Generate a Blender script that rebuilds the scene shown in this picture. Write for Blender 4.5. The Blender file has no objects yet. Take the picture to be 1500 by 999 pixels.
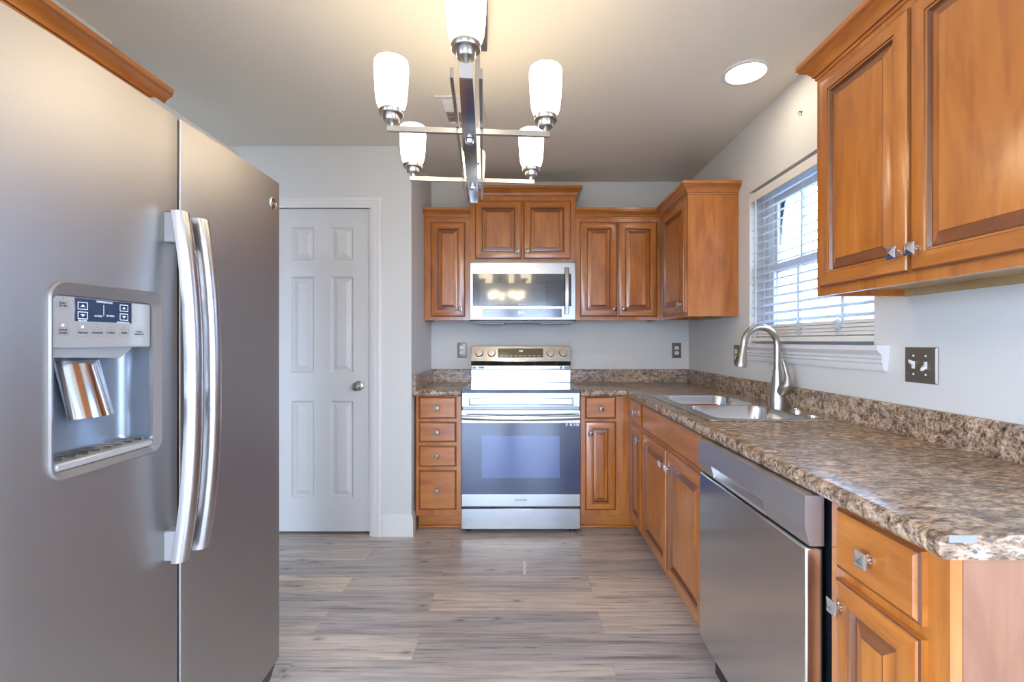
import bpy, bmesh, math, random
from mathutils import Vector, Matrix
random.seed(7)
S = bpy.context.scene
COL = S.collection
# ------------------------------------------------------------------ camera, world, lights, exposure
F = 690.0                      # focal length in pixels of the 1500x999 frame
CZ = 1.226                     # camera height
cd = bpy.data.cameras.new('camera'); cam = bpy.data.objects.new('camera', cd); COL.objects.link(cam)
cam.location = (0, 0, CZ); cam.rotation_euler = (math.pi/2, 0, 0)
cd.sensor_width = 36.0; cd.lens = F*36.0/1500.0
cd.shift_x = -13.0/1500.0; cd.shift_y = 0.5/1500.0
cd.clip_start = 0.02; cd.clip_end = 200
S.camera = cam
S.view_settings.view_transform = 'Standard'; S.view_settings.look = 'None'
S.view_settings.gamma = 1.0; S.view_settings.use_curve_mapping = False
S.view_settings.exposure = 0.2
WORLD_STRENGTH = 26.0
w = bpy.data.worlds.new('sky'); S.world = w; w.use_nodes = True
wn = w.node_tree; wn.nodes.clear()
wo = wn.nodes.new('ShaderNodeOutputWorld'); wb = wn.nodes.new('ShaderNodeBackground')
wt = wn.nodes.new('ShaderNodeTexCoord'); wsep = wn.nodes.new('ShaderNodeSeparateXYZ'); wr = wn.nodes.new('ShaderNodeValToRGB')
wn.links.new(wt.outputs['Generated'], wsep.inputs[0]); wn.links.new(wsep.outputs['Z'], wr.inputs[0])
wr.color_ramp.elements[0].position = 0.0; wr.color_ramp.elements[0].color = (0.52, 0.66, 0.95, 1)
wr.color_ramp.elements[1].position = 0.6; wr.color_ramp.elements[1].color = (0.38, 0.60, 1.0, 1)
e = wr.color_ramp.elements.new(0.12); e.color = (0.54, 0.71, 1.0, 1)
wn.links.new(wr.outputs[0], wb.inputs[0]); wb.inputs[1].default_value = WORLD_STRENGTH
wn.links.new(wb.outputs[0], wo.inputs[0])
SHADE_GLOW = 13.0
CAN_GLOW = 32.0

def area(name, loc, rot, sx, sy, energy=0, color=(1, 1, 1), portal=False):
    l = bpy.data.lights.new(name, 'AREA'); l.shape = 'RECTANGLE'; l.size = sx; l.size_y = sy
    l.energy = energy; l.color = color
    if portal: l.cycles.is_portal = True
    o = bpy.data.objects.new(name, l); COL.objects.link(o); o.location = loc; o.rotation_euler = rot
    return o
REAR_Y = -3.2
area('daylight_rear_window', (-0.3, REAR_Y-0.10, 1.2), (math.pi/2, 0, 0), 1.95, 2.1, portal=True)
area('daylight_added_side_opening', (2.68, -1.5, 1.45), (math.pi/2, 0, math.pi/2), 2.1, 1.5, portal=True)  # portal for an unseen side opening added as daylight fill
area('daylight_added_hall_opening', (-3.33, -1.6, 1.05), (math.pi/2, 0, -math.pi/2), 2.4, 2.1, portal=True)  # portal for an unseen hall opening added to bring in more daylight
area('daylight_kitchen_window', (1.50, 2.2, 1.64), (math.pi/2, 0, math.pi/2), 0.98, 0.90, portal=True)

# ------------------------------------------------------------------ materials
def lin(r, g, b):
    f = lambda c: ((c/255+0.055)/1.055)**2.4 if c/255 > 0.04045 else c/255/12.92
    return (f(r), f(g), f(b), 1)

def new_mat(name):
    m = bpy.data.materials.new(name); m.use_nodes = True
    nt = m.node_tree; b = nt.nodes['Principled BSDF']
    return m, nt, b

def sock(b, n, v):
    if n in b.inputs: b.inputs[n].default_value = v

def plain(name, col, rough=0.5, metal=0.0, coat=0.0, bump=0.0, bscale=60):
    m, nt, b = new_mat(name)
    sock(b, 'Base Color', col); sock(b, 'Roughness', rough); sock(b, 'Metallic', metal); sock(b, 'Coat Weight', coat); sock(b, 'Coat Roughness', 0.15)
    tc = nt.nodes.new('ShaderNodeTexCoord'); n = nt.nodes.new('ShaderNodeTexNoise'); n.inputs['Scale'].default_value = bscale; n.inputs['Detail'].default_value = 3
    nt.links.new(tc.outputs['Object'], n.inputs['Vector'])
    if bump > 0:
        bp = nt.nodes.new('ShaderNodeBump'); bp.inputs['Strength'].default_value = bump; bp.inputs['Distance'].default_value = 0.003
        nt.links.new(n.outputs['Fac'], bp.inputs['Height']); nt.links.new(bp.outputs[0], b.inputs['Normal'])
    else:
        mx = nt.nodes.new('ShaderNodeMix'); mx.data_type = 'RGBA'
        mx.inputs[6].default_value = tuple(c*0.96 for c in col[:3])+(1,); mx.inputs[7].default_value = col
        nt.links.new(n.outputs['Fac'], mx.inputs[0]); nt.links.new(mx.outputs[2], b.inputs['Base Color'])
    return m

def glow(name, col, strength):
    m, nt, b = new_mat(name)
    sock(b, 'Base Color', (0.9, 0.9, 0.88, 1)); sock(b, 'Roughness', 0.35)
    sock(b, 'Emission Color', col); sock(b, 'Emission Strength', strength)
    return m

def mapping(nt, scale, coord='Object'):
    tc = nt.nodes.new('ShaderNodeTexCoord'); mp = nt.nodes.new('ShaderNodeMapping'); mp.inputs['Scale'].default_value = scale
    nt.links.new(tc.outputs[coord], mp.inputs['Vector']); return mp

def noise(nt, vec, scale, detail=4, rough=0.55, dist=0.0):
    n = nt.nodes.new('ShaderNodeTexNoise'); n.inputs['Scale'].default_value = scale; n.inputs['Detail'].default_value = detail
    n.inputs['Roughness'].default_value = rough; n.inputs['Distortion'].default_value = dist
    if vec is not None: nt.links.new(vec, n.inputs['Vector'])
    return n

def ramp(nt, fac, stops):
    r = nt.nodes.new('ShaderNodeValToRGB'); cr = r.color_ramp
    cr.elements[0].position, cr.elements[0].color = stops[0]; cr.elements[1].position, cr.elements[1].color = stops[-1]
    for p, c in stops[1:-1]:
        q = cr.elements.new(p); q.color = c
    nt.links.new(fac, r.inputs[0]); return r

def mixc(nt, fac, a, b, mode='MIX'):
    mx = nt.nodes.new('ShaderNodeMix'); mx.data_type = 'RGBA'; mx.blend_type = mode
    for idx, v in ((0, fac), (6, a), (7, b)):
        if hasattr(v, 'links') or isinstance(v, bpy.types.NodeSocket): nt.links.new(v, mx.inputs[idx])
        else: mx.inputs[idx].default_value = v
    return mx.outputs[2]

def wood(name, vertical, dark, mid, light, rough=0.30, coat=0.6):
    m, nt, b = new_mat(name)
    sc = (16, 16, 1.8) if vertical else (1.8, 1.8, 16)
    mp = mapping(nt, sc)
    big = mapping(nt, (5, 5, 1.3) if vertical else (1.3, 1.3, 5))
    n1 = noise(nt, mp.outputs[0], 1.6, 6, 0.6, 0.6)
    n2 = noise(nt, big.outputs[0], 1.7, 3, 0.5, 1.2)
    r1 = ramp(nt, n1.outputs['Fac'], [(0.15, dark), (0.50, mid), (0.88, light)])
    r2 = ramp(nt, n2.outputs['Fac'], [(0.28, (0.74, 0.68, 0.60, 1)), (0.52, (1, 1, 1, 1)), (0.78, (1.12, 1.16, 1.22, 1))])
    c = mixc(nt, 0.85, r1.outputs[0], r2.outputs[0], 'MULTIPLY')
    nt.links.new(c, b.inputs['Base Color'])
    sock(b, 'Roughness', rough); sock(b, 'Coat Weight', coat); sock(b, 'Coat Roughness', 0.16)
    bp = nt.nodes.new('ShaderNodeBump'); bp.inputs['Strength'].default_value = 0.06; bp.inputs['Distance'].default_value = 0.002
    nt.links.new(n1.outputs['Fac'], bp.inputs['Height']); nt.links.new(bp.outputs[0], b.inputs['Normal'])
    return m

def steel(name, col, rough, brush=(2, 2, 250), var=0.05, bump=0.03):
    m, nt, b = new_mat(name)
    mp = mapping(nt, brush); n = noise(nt, mp.outputs[0], 3.0, 3, 0.6)
    sock(b, 'Metallic', 1.0); sock(b, 'Base Color', col)
    mr = nt.nodes.new('ShaderNodeMapRange'); mr.inputs[3].default_value = rough-var; mr.inputs[4].default_value = rough+var
    nt.links.new(n.outputs['Fac'], mr.inputs[0]); nt.links.new(mr.outputs[0], b.inputs['Roughness'])
    if bump == 0: return m
    bp = nt.nodes.new('ShaderNodeBump'); bp.inputs['Strength'].default_value = bump; bp.inputs['Distance'].default_value = 0.001
    nt.links.new(n.outputs['Fac'], bp.inputs['Height']); nt.links.new(bp.outputs[0], b.inputs['Normal'])
    return m

M = {}
WD, WM, WL = (0.29, 0.074, 0.011, 1), (0.475, 0.150, 0.020, 1), (0.62, 0.240, 0.044, 1)
M['wood_v'] = wood('maple_vertical', True, WD, WM, WL)
M['wood_h'] = wood('maple_horizontal', False, WD, WM, WL)
M['veneer'] = wood('matte_end_veneer', True, (0.20, 0.078, 0.036, 1), (0.27, 0.112, 0.054, 1), (0.33, 0.145, 0.075, 1), 0.55, 0)
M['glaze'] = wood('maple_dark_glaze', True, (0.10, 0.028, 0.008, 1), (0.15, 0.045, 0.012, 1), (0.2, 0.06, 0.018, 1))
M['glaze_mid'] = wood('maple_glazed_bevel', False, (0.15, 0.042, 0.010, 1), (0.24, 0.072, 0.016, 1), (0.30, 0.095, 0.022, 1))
M['ply'] = wood('pale_plywood', False, (0.42, 0.27, 0.12, 1), (0.50, 0.34, 0.16, 1), (0.55, 0.38, 0.2, 1), 0.6, 0)
M['steel'] = steel('brushed_steel', (0.52, 0.52, 0.52, 1), 0.19, (2, 2, 90), 0.015, 0.0)
M['steel_micro'] = steel('microwave_steel', (0.36, 0.355, 0.35, 1), 0.28, (2, 2, 90), 0.02, 0.0)
M['steel_band'] = steel('satin_band_steel', (0.60, 0.585, 0.58, 1), 0.42, (2, 2, 90), 0.03, 0.008)
M['frame_grey'] = plain('taupe_dispenser_frame', (0.27, 0.24, 0.22, 1), 0.35, 0.5)
M['steel_fridge'] = steel('refrigerator_steel', (0.43, 0.412, 0.385, 1), 0.46, (2, 2, 120), 0.03, 0.01)
M['steel_dark'] = steel('dark_trim_steel', (0.30, 0.29, 0.29, 1), 0.35)
M['steel_washer'] = steel('dishwasher_steel', (0.70, 0.68, 0.66, 1), 0.22, (2, 2, 120), 0.03, 0.008)
M['sink'] = steel('sink_steel', (0.72, 0.71, 0.69, 1), 0.24, (60, 2, 60), 0.04, 0.01)
M['nickel'] = steel('brushed_nickel', (0.44, 0.405, 0.36, 1), 0.30, (8, 8, 8), 0.03, 0)
M['handle_steel'] = steel('satin_handle_steel', (0.58, 0.565, 0.55, 1), 0.30, (20, 20, 3), 0.03, 0)
M['chrome'] = steel('satin_chrome', (0.74, 0.74, 0.75, 1), 0.13, (8, 8, 4), 0.03, 0)
M['grey_plastic'] = plain('grey_plastic', (0.30, 0.29, 0.28, 1), 0.4)
M['panel_grey'] = plain('warm_grey_panel', (0.44, 0.41, 0.37, 1), 0.28, 0.25)
M['recess'] = plain('bluish_grey_recess', (0.23, 0.25, 0.28, 1), 0.3, 0.4)
M['black'] = plain('black_plastic', (0.012, 0.013, 0.016, 1), 0.35)
M['black_glass'] = plain('black_glass', (0.010, 0.012, 0.018, 1), 0.04, 0.0, 1.0)
M['oven_glass'] = plain('dark_oven_glass', (0.020, 0.035, 0.095, 1), 0.07, 0.0, 1.0)
M['oven_window'] = plain('oven_window', (0.07, 0.11, 0.30, 1), 0.07, 0.0, 1.0)
M['display'] = plain('display_glass', (0.10, 0.085, 0.05, 1), 0.12, 0.2, 0.6)
M['white_paint'] = plain('white_trim_paint', (0.78, 0.74, 0.69, 1), 0.38)
M['door_paint'] = plain('door_paint', (0.68, 0.645, 0.60, 1), 0.42)
M['wall'] = plain('grey_beige_wall', (0.69, 0.66, 0.60, 1), 0.75, bump=0.05, bscale=90)
M['ceiling'] = plain('cream_ceiling', (0.77, 0.705, 0.595, 1), 0.85, bump=0.08, bscale=70)
M['blind'] = plain('white_blind_vinyl', (0.82, 0.82, 0.82, 1), 0.4)
M['blind_cream'] = plain('cream_blind_vinyl', (0.82, 0.76, 0.66, 1), 0.45)
def translucent(m, amount):
    nt = m.node_tree; out = [n for n in nt.nodes if n.type == 'OUTPUT_MATERIAL'][0]; b = nt.nodes['Principled BSDF']
    t = nt.nodes.new('ShaderNodeBsdfTranslucent'); t.inputs[0].default_value = (0.85, 0.88, 0.92, 1); mx = nt.nodes.new('ShaderNodeMixShader'); mx.inputs[0].default_value = amount
    nt.links.new(b.outputs[0], mx.inputs[1]); nt.links.new(t.outputs[0], mx.inputs[2]); nt.links.new(mx.outputs[0], out.inputs[0])
translucent(M['blind'], 0.5)
M['shade'] = glow('lit_white_glass', (1.0, 0.81, 0.56, 1), SHADE_GLOW)
M['can'] = glow('lit_lens', (1.0, 0.88, 0.70, 1), CAN_GLOW)
M['dining_shade'] = glow('lit_dining_glass', (1.0, 0.80, 0.54, 1), 28.0)
M['bronze'] = plain('bronze_plate', (0.20, 0.165, 0.125, 1), 0.35, 0.6)
M['ivory'] = plain('ivory_plastic', (0.80, 0.77, 0.70, 1), 0.4)
M['white_mark'] = plain('white_print', (0.75, 0.78, 0.82, 1), 0.5)
M['dark_mark'] = plain('dark_print', (0.10, 0.10, 0.10, 1), 0.5)
M['blue_panel'] = plain('dark_blue_panel', (0.03, 0.05, 0.09, 1), 0.12, 0, 0.6)
M['led_red'] = glow('red_led', (1.0, 0.12, 0.08, 1), 1.5)
M['led_green'] = glow('green_led', (0.25, 1.0, 0.1, 1), 1.5)
M['clock'] = glow('clock_digits', (0.75, 0.8, 1.0, 1), 1.5)
M['chip'] = plain('bare_particle_board', (0.27, 0.25, 0.23, 1), 0.8)
M['streak_white'] = plain('white_floor_streak', (0.85, 0.85, 0.85, 1), 0.5)
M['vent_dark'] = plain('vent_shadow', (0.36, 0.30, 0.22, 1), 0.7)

def glass_mat():
    m = bpy.data.materials.new('window_glass'); m.use_nodes = True; nt = m.node_tree; nt.nodes.clear()
    o = nt.nodes.new('ShaderNodeOutputMaterial'); t = nt.nodes.new('ShaderNodeBsdfTransparent'); g = nt.nodes.new('ShaderNodeBsdfGlossy'); g.inputs['Roughness'].default_value = 0.02
    mx = nt.nodes.new('ShaderNodeMixShader'); fr = nt.nodes.new('ShaderNodeLayerWeight'); fr.inputs[0].default_value = 0.12
    nt.links.new(fr.outputs[0], mx.inputs[0]); nt.links.new(t.outputs[0], mx.inputs[1]); nt.links.new(g.outputs[0], mx.inputs[2]); nt.links.new(mx.outputs[0], o.inputs[0])
    return m
M['glass'] = glass_mat()

def floor_mat():
    m, nt, b = new_mat('grey_vinyl_planks')
    tc = nt.nodes.new('ShaderNodeTexCoord'); mp = nt.nodes.new('ShaderNodeMapping'); mp.inputs['Location'].default_value = (0.42, 0.005, 0)
    nt.links.new(tc.outputs['Object'], mp.inputs[0])
    br = nt.nodes.new('ShaderNodeTexBrick'); nt.links.new(mp.outputs[0], br.inputs['Vector'])
    br.offset = 0.37; br.offset_frequency = 2; br.squash = 1.0
    for k, v in (('Scale', 1.0), ('Mortar Size', 0.0012), ('Mortar Smooth', 0.2), ('Bias', 0.0), ('Brick Width', 1.22), ('Row Height', 0.165)): br.inputs[k].default_value = v
    br.inputs['Color1'].default_value = (0, 0, 0, 1); br.inputs['Color2'].default_value = (1, 1, 1, 1); br.inputs['Mortar'].default_value = (0.5, 0.5, 0.5, 1)
    sepn = nt.nodes.new('ShaderNodeSeparateColor'); nt.links.new(br.outputs['Color'], sepn.inputs[0])
    plank = sepn.outputs[0]
    off = nt.nodes.new('ShaderNodeVectorMath'); off.operation = 'SCALE'; off.inputs[0].default_value = (7.3, 3.1, 5.7); nt.links.new(plank, off.inputs['Scale'])
    add = nt.nodes.new('ShaderNodeVectorMath'); add.operation = 'ADD'; nt.links.new(tc.outputs['Object'], add.inputs[0]); nt.links.new(off.outputs[0], add.inputs[1])
    st = nt.nodes.new('ShaderNodeMapping'); st.inputs['Scale'].default_value = (1.1, 14, 1); nt.links.new(add.outputs[0], st.inputs[0])
    st2 = nt.nodes.new('ShaderNodeMapping'); st2.inputs['Scale'].default_value = (1.6, 46, 1); nt.links.new(add.outputs[0], st2.inputs[0])
    n1 = noise(nt, st.outputs[0], 1.7, 5, 0.6, 0.8)
    n2 = noise(nt, st2.outputs[0], 2.2, 5, 0.65, 0.5)
    n3 = noise(nt, add.outputs[0], 3.0, 3)
    c1 = ramp(nt, n1.outputs['Fac'], [(0.26, (0.30, 0.25, 0.22, 1)), (0.42, (0.54, 0.47, 0.42, 1)), (0.58, (0.70, 0.61, 0.53, 1)), (0.76, (0.80, 0.70, 0.60, 1))])
    c2 = ramp(nt, n2.outputs['Fac'], [(0.28, (0.50, 0.48, 0.47, 1)), (0.47, (0.96, 0.96, 0.96, 1)), (0.7, (1.08, 1.07, 1.06, 1))])
    c = mixc(nt, 0.9, c1.outputs[0], c2.outputs[0], 'MULTIPLY')
    tint = ramp(nt, plank, [(0.0, (0.76, 0.78, 0.83, 1)), (0.5, (0.96, 0.95, 0.95, 1)), (1.0, (1.18, 1.12, 1.03, 1))])
    c = mixc(nt, 1.0, c, tint.outputs[0], 'MULTIPLY')
    # knots
    kn = nt.nodes.new('ShaderNodeMapping'); kn.inputs['Scale'].default_value = (1.9, 4.2, 1); nt.links.new(add.outputs[0], kn.inputs[0])
    vo = nt.nodes.new('ShaderNodeTexVoronoi'); vo.inputs['Scale'].default_value = 1.0; vo.voronoi_dimensions = '2D'; nt.links.new(kn.outputs[0], vo.inputs['Vector'])
    kr = ramp(nt, vo.outputs['Distance'], [(0.012, (0.38, 0.33, 0.30, 1)), (0.04, (0.75, 0.73, 0.71, 1)), (0.085, (1, 1, 1, 1))])
    c = mixc(nt, 0.85, c, kr.outputs[0], 'MULTIPLY')
    mo = nt.nodes.new('ShaderNodeMath'); mo.operation = 'MULTIPLY'; mo.inputs[1].default_value = 0.35; nt.links.new(br.outputs['Fac'], mo.inputs[0])
    c = mixc(nt, mo.outputs[0], c, (0.12, 0.10, 0.09, 1))
    nt.links.new(c, b.inputs['Base Color'])
    rr = nt.nodes.new('ShaderNodeMapRange'); rr.inputs[3].default_value = 0.22; rr.inputs[4].default_value = 0.36; nt.links.new(n2.outputs['Fac'], rr.inputs[0]); nt.links.new(rr.outputs[0], b.inputs['Roughness'])
    bp = nt.nodes.new('ShaderNodeBump'); bp.inputs['Strength'].default_value = 0.10; bp.inputs['Distance'].default_value = 0.002; nt.links.new(n2.outputs['Fac'], bp.inputs['Height']); nt.links.new(bp.outputs[0], b.inputs['Normal'])
    return m
M['floor'] = floor_mat()

def laminate(name, streak):
    m, nt, b = new_mat(name)
    mp = mapping(nt, streak)
    n1 = noise(nt, mp.outputs[0], 40, 6, 0.66, 0.5)
    n2 = noise(nt, mp.outputs[0], 110, 4, 0.65, 0.3)
    n3 = noise(nt, mp.outputs[0], 9, 3, 0.5, 0.5)
    c1 = ramp(nt, n1.outputs['Fac'], [(0.31, (0.06, 0.05, 0.05, 1)), (0.41, (0.22, 0.145, 0.095, 1)), (0.49, (0.42, 0.285, 0.18, 1)), (0.59, (0.54, 0.42, 0.31, 1)), (0.72, (0.64, 0.57, 0.50, 1))])
    c2 = ramp(nt, n2.outputs['Fac'], [(0.36, (0.16, 0.15, 0.155, 1)), (0.48, (0.84, 0.81, 0.78, 1)), (0.64, (1.28, 1.24, 1.18, 1))])
    c3 = ramp(nt, n3.outputs['Fac'], [(0.33, (0.70, 0.69, 0.71, 1)), (0.66, (1.15, 1.09, 1.02, 1))])
    c = mixc(nt, 0.9, c1.outputs[0], c2.outputs[0], 'MULTIPLY')
    c = mixc(nt, 0.9, c, c3.outputs[0], 'MULTIPLY')
    nt.links.new(c, b.inputs['Base Color']); sock(b, 'Roughness', 0.24)
    return m
M['laminate'] = laminate('granite_laminate', (0.62, 1.25, 1.25))
M['dim_ground'] = plain('dimming_ground', (0.055, 0.075, 0.075, 1), 0.9)  # ground colour kept dark so the windows mirror less brightly
M['exterior'] = plain('added_building_siding', (0.36, 0.44, 0.54, 1), 0.8)  # siding of the building added to hold back daylight

# ------------------------------------------------------------------ mesh helpers
POS = {}
class MB:
    def __init__(self): self.v = []; self.f = []; self.m = []
    def vert(self, p): self.v.append(Vector(p)); return len(self.v)-1
    def face(self, ids, mat=0): self.f.append(tuple(ids)); self.m.append(mat)
    def box(self, x0, x1, y0, y1, z0, z1, mat=0):
        i = [self.vert(p) for p in ((x0,y0,z0),(x1,y0,z0),(x1,y1,z0),(x0,y1,z0),(x0,y0,z1),(x1,y0,z1),(x1,y1,z1),(x0,y1,z1))]
        for q in ((0,3,2,1),(4,5,6,7),(0,1,5,4),(1,2,6,5),(2,3,7,6),(3,0,4,7)): self.face([i[k] for k in q], mat)
        return self
    def loft(self, loops, mats=0, cap0=False, cap1=True, closed=True):
        n = len(loops[0]); ids = [[self.vert(p) for p in lp] for lp in loops]
        for k in range(len(loops)-1):
            mt = mats[k] if isinstance(mats, (list, tuple)) else mats
            for j in range(n if closed else n-1):
                jj = (j+1) % n
                mm = mt[j % len(mt)] if isinstance(mt, (list, tuple)) else mt
                self.face((ids[k][j], ids[k][jj], ids[k+1][jj], ids[k+1][j]), mm)
        def one(x): return x[0] if isinstance(x, (list, tuple)) else x
        if cap0: self.face(tuple(reversed(ids[0])), one(mats[0]) if isinstance(mats, (list, tuple)) else mats)
        if cap1: self.face(tuple(ids[-1]), one(mats[-1]) if isinstance(mats, (list, tuple)) else mats)
        return self
    def lathe(self, prof, c, axis=(0,0,1), seg=20, mat=0, cap0=True, cap1=True):
        ax = Vector(axis).normalized(); t = Vector((1,0,0)) if abs(ax.x) < 0.8 else Vector((0,1,0))
        u = ax.cross(t).normalized(); v = ax.cross(u); c = Vector(c)
        loops = [[c + ax*h + (u*math.cos(2*math.pi*k/seg)+v*math.sin(2*math.pi*k/seg))*max(r, 1e-5) for k in range(seg)] for r, h in prof]
        return self.loft(loops, mat, cap0, cap1)
    def tube(self, pts, rad, seg=10, mat=0, caps=True):
        pts = [Vector(p) for p in pts]; n = len(pts)
        if not isinstance(rad, (list, tuple)): rad = [rad]*n
        loops = []; up = None
        for i, p in enumerate(pts):
            d = (pts[min(i+1, n-1)]-pts[max(i-1, 0)]).normalized()
            if up is None:
                t = Vector((0,0,1)) if abs(d.z) < 0.9 else Vector((1,0,0)); up = d.cross(t).normalized()
            up = (up - d*up.dot(d)).normalized(); sd = d.cross(up)
            loops.append([p+(up*math.cos(2*math.pi*k/seg)+sd*math.sin(2*math.pi*k/seg))*rad[i] for k in range(seg)])
        return self.loft(loops, mat, caps, caps)
    def sweep(self, path, prof, mat=0, caps=True):
        """profile (out, up) swept along a horizontal path; outward = right-hand side of travel"""
        path = [Vector(p) for p in path]; n = len(path); loops = []
        for i, p in enumerate(path):
            ns = []
            if i > 0: d = (path[i]-path[i-1]).normalized(); ns.append(Vector((d.y, -d.x, 0)))
            if i < n-1: d = (path[i+1]-path[i]).normalized(); ns.append(Vector((d.y, -d.x, 0)))
            if len(ns) == 2:
                b = (ns[0]+ns[1]).normalized(); b = b/max(b.dot(ns[0]), 0.3)
            else: b = ns[0]
            loops.append([p + b*o + Vector((0,0,u)) for o, u in prof])
        return self.loft(loops, [mat]*(n-1) if isinstance(mat, list) else mat, caps, caps)
    def slab(self, us, vs, keep, P, w0, w1, mat=0, matf=None):
        """cells of a u/v grid extruded from w0 to w1; P(u,v,w) -> world"""
        cache = {}
        def V(i, j, k):
            if (i, j, k) not in cache: cache[(i, j, k)] = self.vert(P(us[i], vs[j], w1 if k else w0))
            return cache[(i, j, k)]
        nu, nv = len(us)-1, len(vs)-1
        K = [[bool(keep(i, j)) for j in range(nv)] for i in range(nu)]
        g = lambda i, j: 0 <= i < nu and 0 <= j < nv and K[i][j]
        for i in range(nu):
            for j in range(nv):
                if not K[i][j]: continue
                mm = matf(i, j) if matf else mat
                self.face((V(i,j,1), V(i+1,j,1), V(i+1,j+1,1), V(i,j+1,1)), mm)
                self.face((V(i,j,0), V(i,j+1,0), V(i+1,j+1,0), V(i+1,j,0)), mat)
                if not g(i-1, j): self.face((V(i,j,0), V(i,j,1), V(i,j+1,1), V(i,j+1,0)), mat)
                if not g(i+1, j): self.face((V(i+1,j,0), V(i+1,j+1,0), V(i+1,j+1,1), V(i+1,j,1)), mat)
                if not g(i, j-1): self.face((V(i,j,0), V(i+1,j,0), V(i+1,j,1), V(i,j,1)), mat)
                if not g(i, j+1): self.face((V(i,j+1,0), V(i,j+1,1), V(i+1,j+1,1), V(i+1,j+1,0)), mat)
        return self
    def build(self, name, mats, parent=None, bevel=0, smooth=35, post=None, seg=2, recalc=True):
        base = POS.get(parent.name, Vector((0,0,0))) if parent else Vector((0,0,0))
        bm = bmesh.new(); vs = [bm.verts.new(p-base) for p in self.v]
        for ids, mt in zip(self.f, self.m):
            try:
                fc = bm.faces.new([vs[k] for k in ids]); fc.material_index = mt
            except ValueError: pass
        if recalc: bmesh.ops.recalc_face_normals(bm, faces=bm.faces)
        if post: post(bm, base)
        me = bpy.data.meshes.new(name); bm.to_mesh(me); bm.free()
        if not isinstance(mats, (list, tuple)): mats = [mats]
        for k in mats: me.materials.append(M[k] if isinstance(k, str) else k)
        if smooth:
            me.polygons.foreach_set('use_smooth', [True]*len(me.polygons)); me.set_sharp_from_angle(angle=math.radians(smooth))
        o = bpy.data.objects.new(name, me); COL.objects.link(o)
        if parent: o.parent = parent; POS[o.name] = base.copy()
        else: POS[o.name] = Vector((0,0,0))
        if bevel:
            md = o.modifiers.new('bevel', 'BEVEL'); md.width = bevel; md.segments = seg; md.limit_method = 'ANGLE'; md.angle_limit = math.radians(40)
        return o

def tag(o, label, cat=None, group=None, kind=None):
    if label: o['label'] = label
    if cat: o['category'] = cat
    if group: o['group'] = group
    if kind: o['kind'] = kind
    return o
def thing(name, loc, label, cat, group=None):
    o = bpy.data.objects.new(name, None); COL.objects.link(o); o.location = loc; POS[o.name] = Vector(loc); o.empty_display_size = 0.05
    return tag(o, label, cat, group)
def struct(o, label=None): o['kind'] = 'structure'; 
def structure(o, label, cat):
    o['kind'] = 'structure'; o['label'] = label; o['category'] = cat; return o
def own_base(o, loc):
    """move a one-mesh thing's origin to its base"""
    loc = Vector(loc)
    o.data.transform(Matrix.Translation(-loc)); o.location = loc; POS[o.name] = loc.copy(); return o
def text(name, s, O, ux, uy, size, mat, parent, depth=0.0004, align='CENTER'):
    """flat lettering lying in the plane O, ux, uy"""
    cu = bpy.data.curves.new(name+'_curve', 'FONT'); cu.body = s; cu.size = size; cu.align_x = align; cu.align_y = 'CENTER'; cu.extrude = depth; cu.resolution_u = 2
    tmp = bpy.data.objects.new(name+'_tmp', cu); COL.objects.link(tmp)
    dg = bpy.context.evaluated_depsgraph_get(); me = bpy.data.meshes.new_from_object(tmp.evaluated_get(dg))
    bpy.data.objects.remove(tmp); bpy.data.curves.remove(cu)
    ux = Vector(ux).normalized(); uy = Vector(uy).normalized(); n = ux.cross(uy)
    base = POS.get(parent.name, Vector((0,0,0))); O = Vector(O)-base
    mt = Matrix(((ux.x,uy.x,n.x,O.x),(ux.y,uy.y,n.y,O.y),(ux.z,uy.z,n.z,O.z),(0,0,0,1)))
    me.transform(mt); me.materials.clear(); me.materials.append(M[mat]); me.name = name
    return me
def lettering(name, items, mat, parent):
    """several short words on one panel joined as one lettering part"""
    bm = bmesh.new()
    for it in items:
        me = text(name, *it, mat, parent); bm.from_mesh(me); bpy.data.meshes.remove(me)
    me = bpy.data.meshes.new(name); bm.to_mesh(me); bm.free(); me.materials.append(M[mat])
    o = bpy.data.objects.new(name, me); COL.objects.link(o); o.parent = parent; POS[o.name] = POS[parent.name].copy(); return o

def rect(O, ux, uy, n, w, h, inset, d):
    return [O+ux*a+uy*b+n*d for a, b in ((inset,inset),(w-inset,inset),(w-inset,h-inset),(inset,h-inset))]
def rings(mb, O, ux, uy, n, w, h, spec, cap0=True):
    """nested rectangles: spec rows are (inset, depth, mat or per-side mats)"""
    O, ux, uy, n = Vector(O), Vector(ux), Vector(uy), Vector(n)
    mb.loft([rect(O, ux, uy, n, w, h, s[0], s[1]) for s in spec], [s[2] for s in spec[1:]], cap0, True)
    return mb
def rrect(cx, cy, w, h, r, n=6):
    pts = []
    for qx, qy, a0 in ((1,-1,-90),(1,1,0),(-1,1,90),(-1,-1,180)):
        for k in range(n+1):
            a = math.radians(a0+90*k/n)
            pts.append((cx+qx*(w/2-r)+r*math.cos(a), cy+qy*(h/2-r)+r*math.sin(a)))
    return pts

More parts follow.
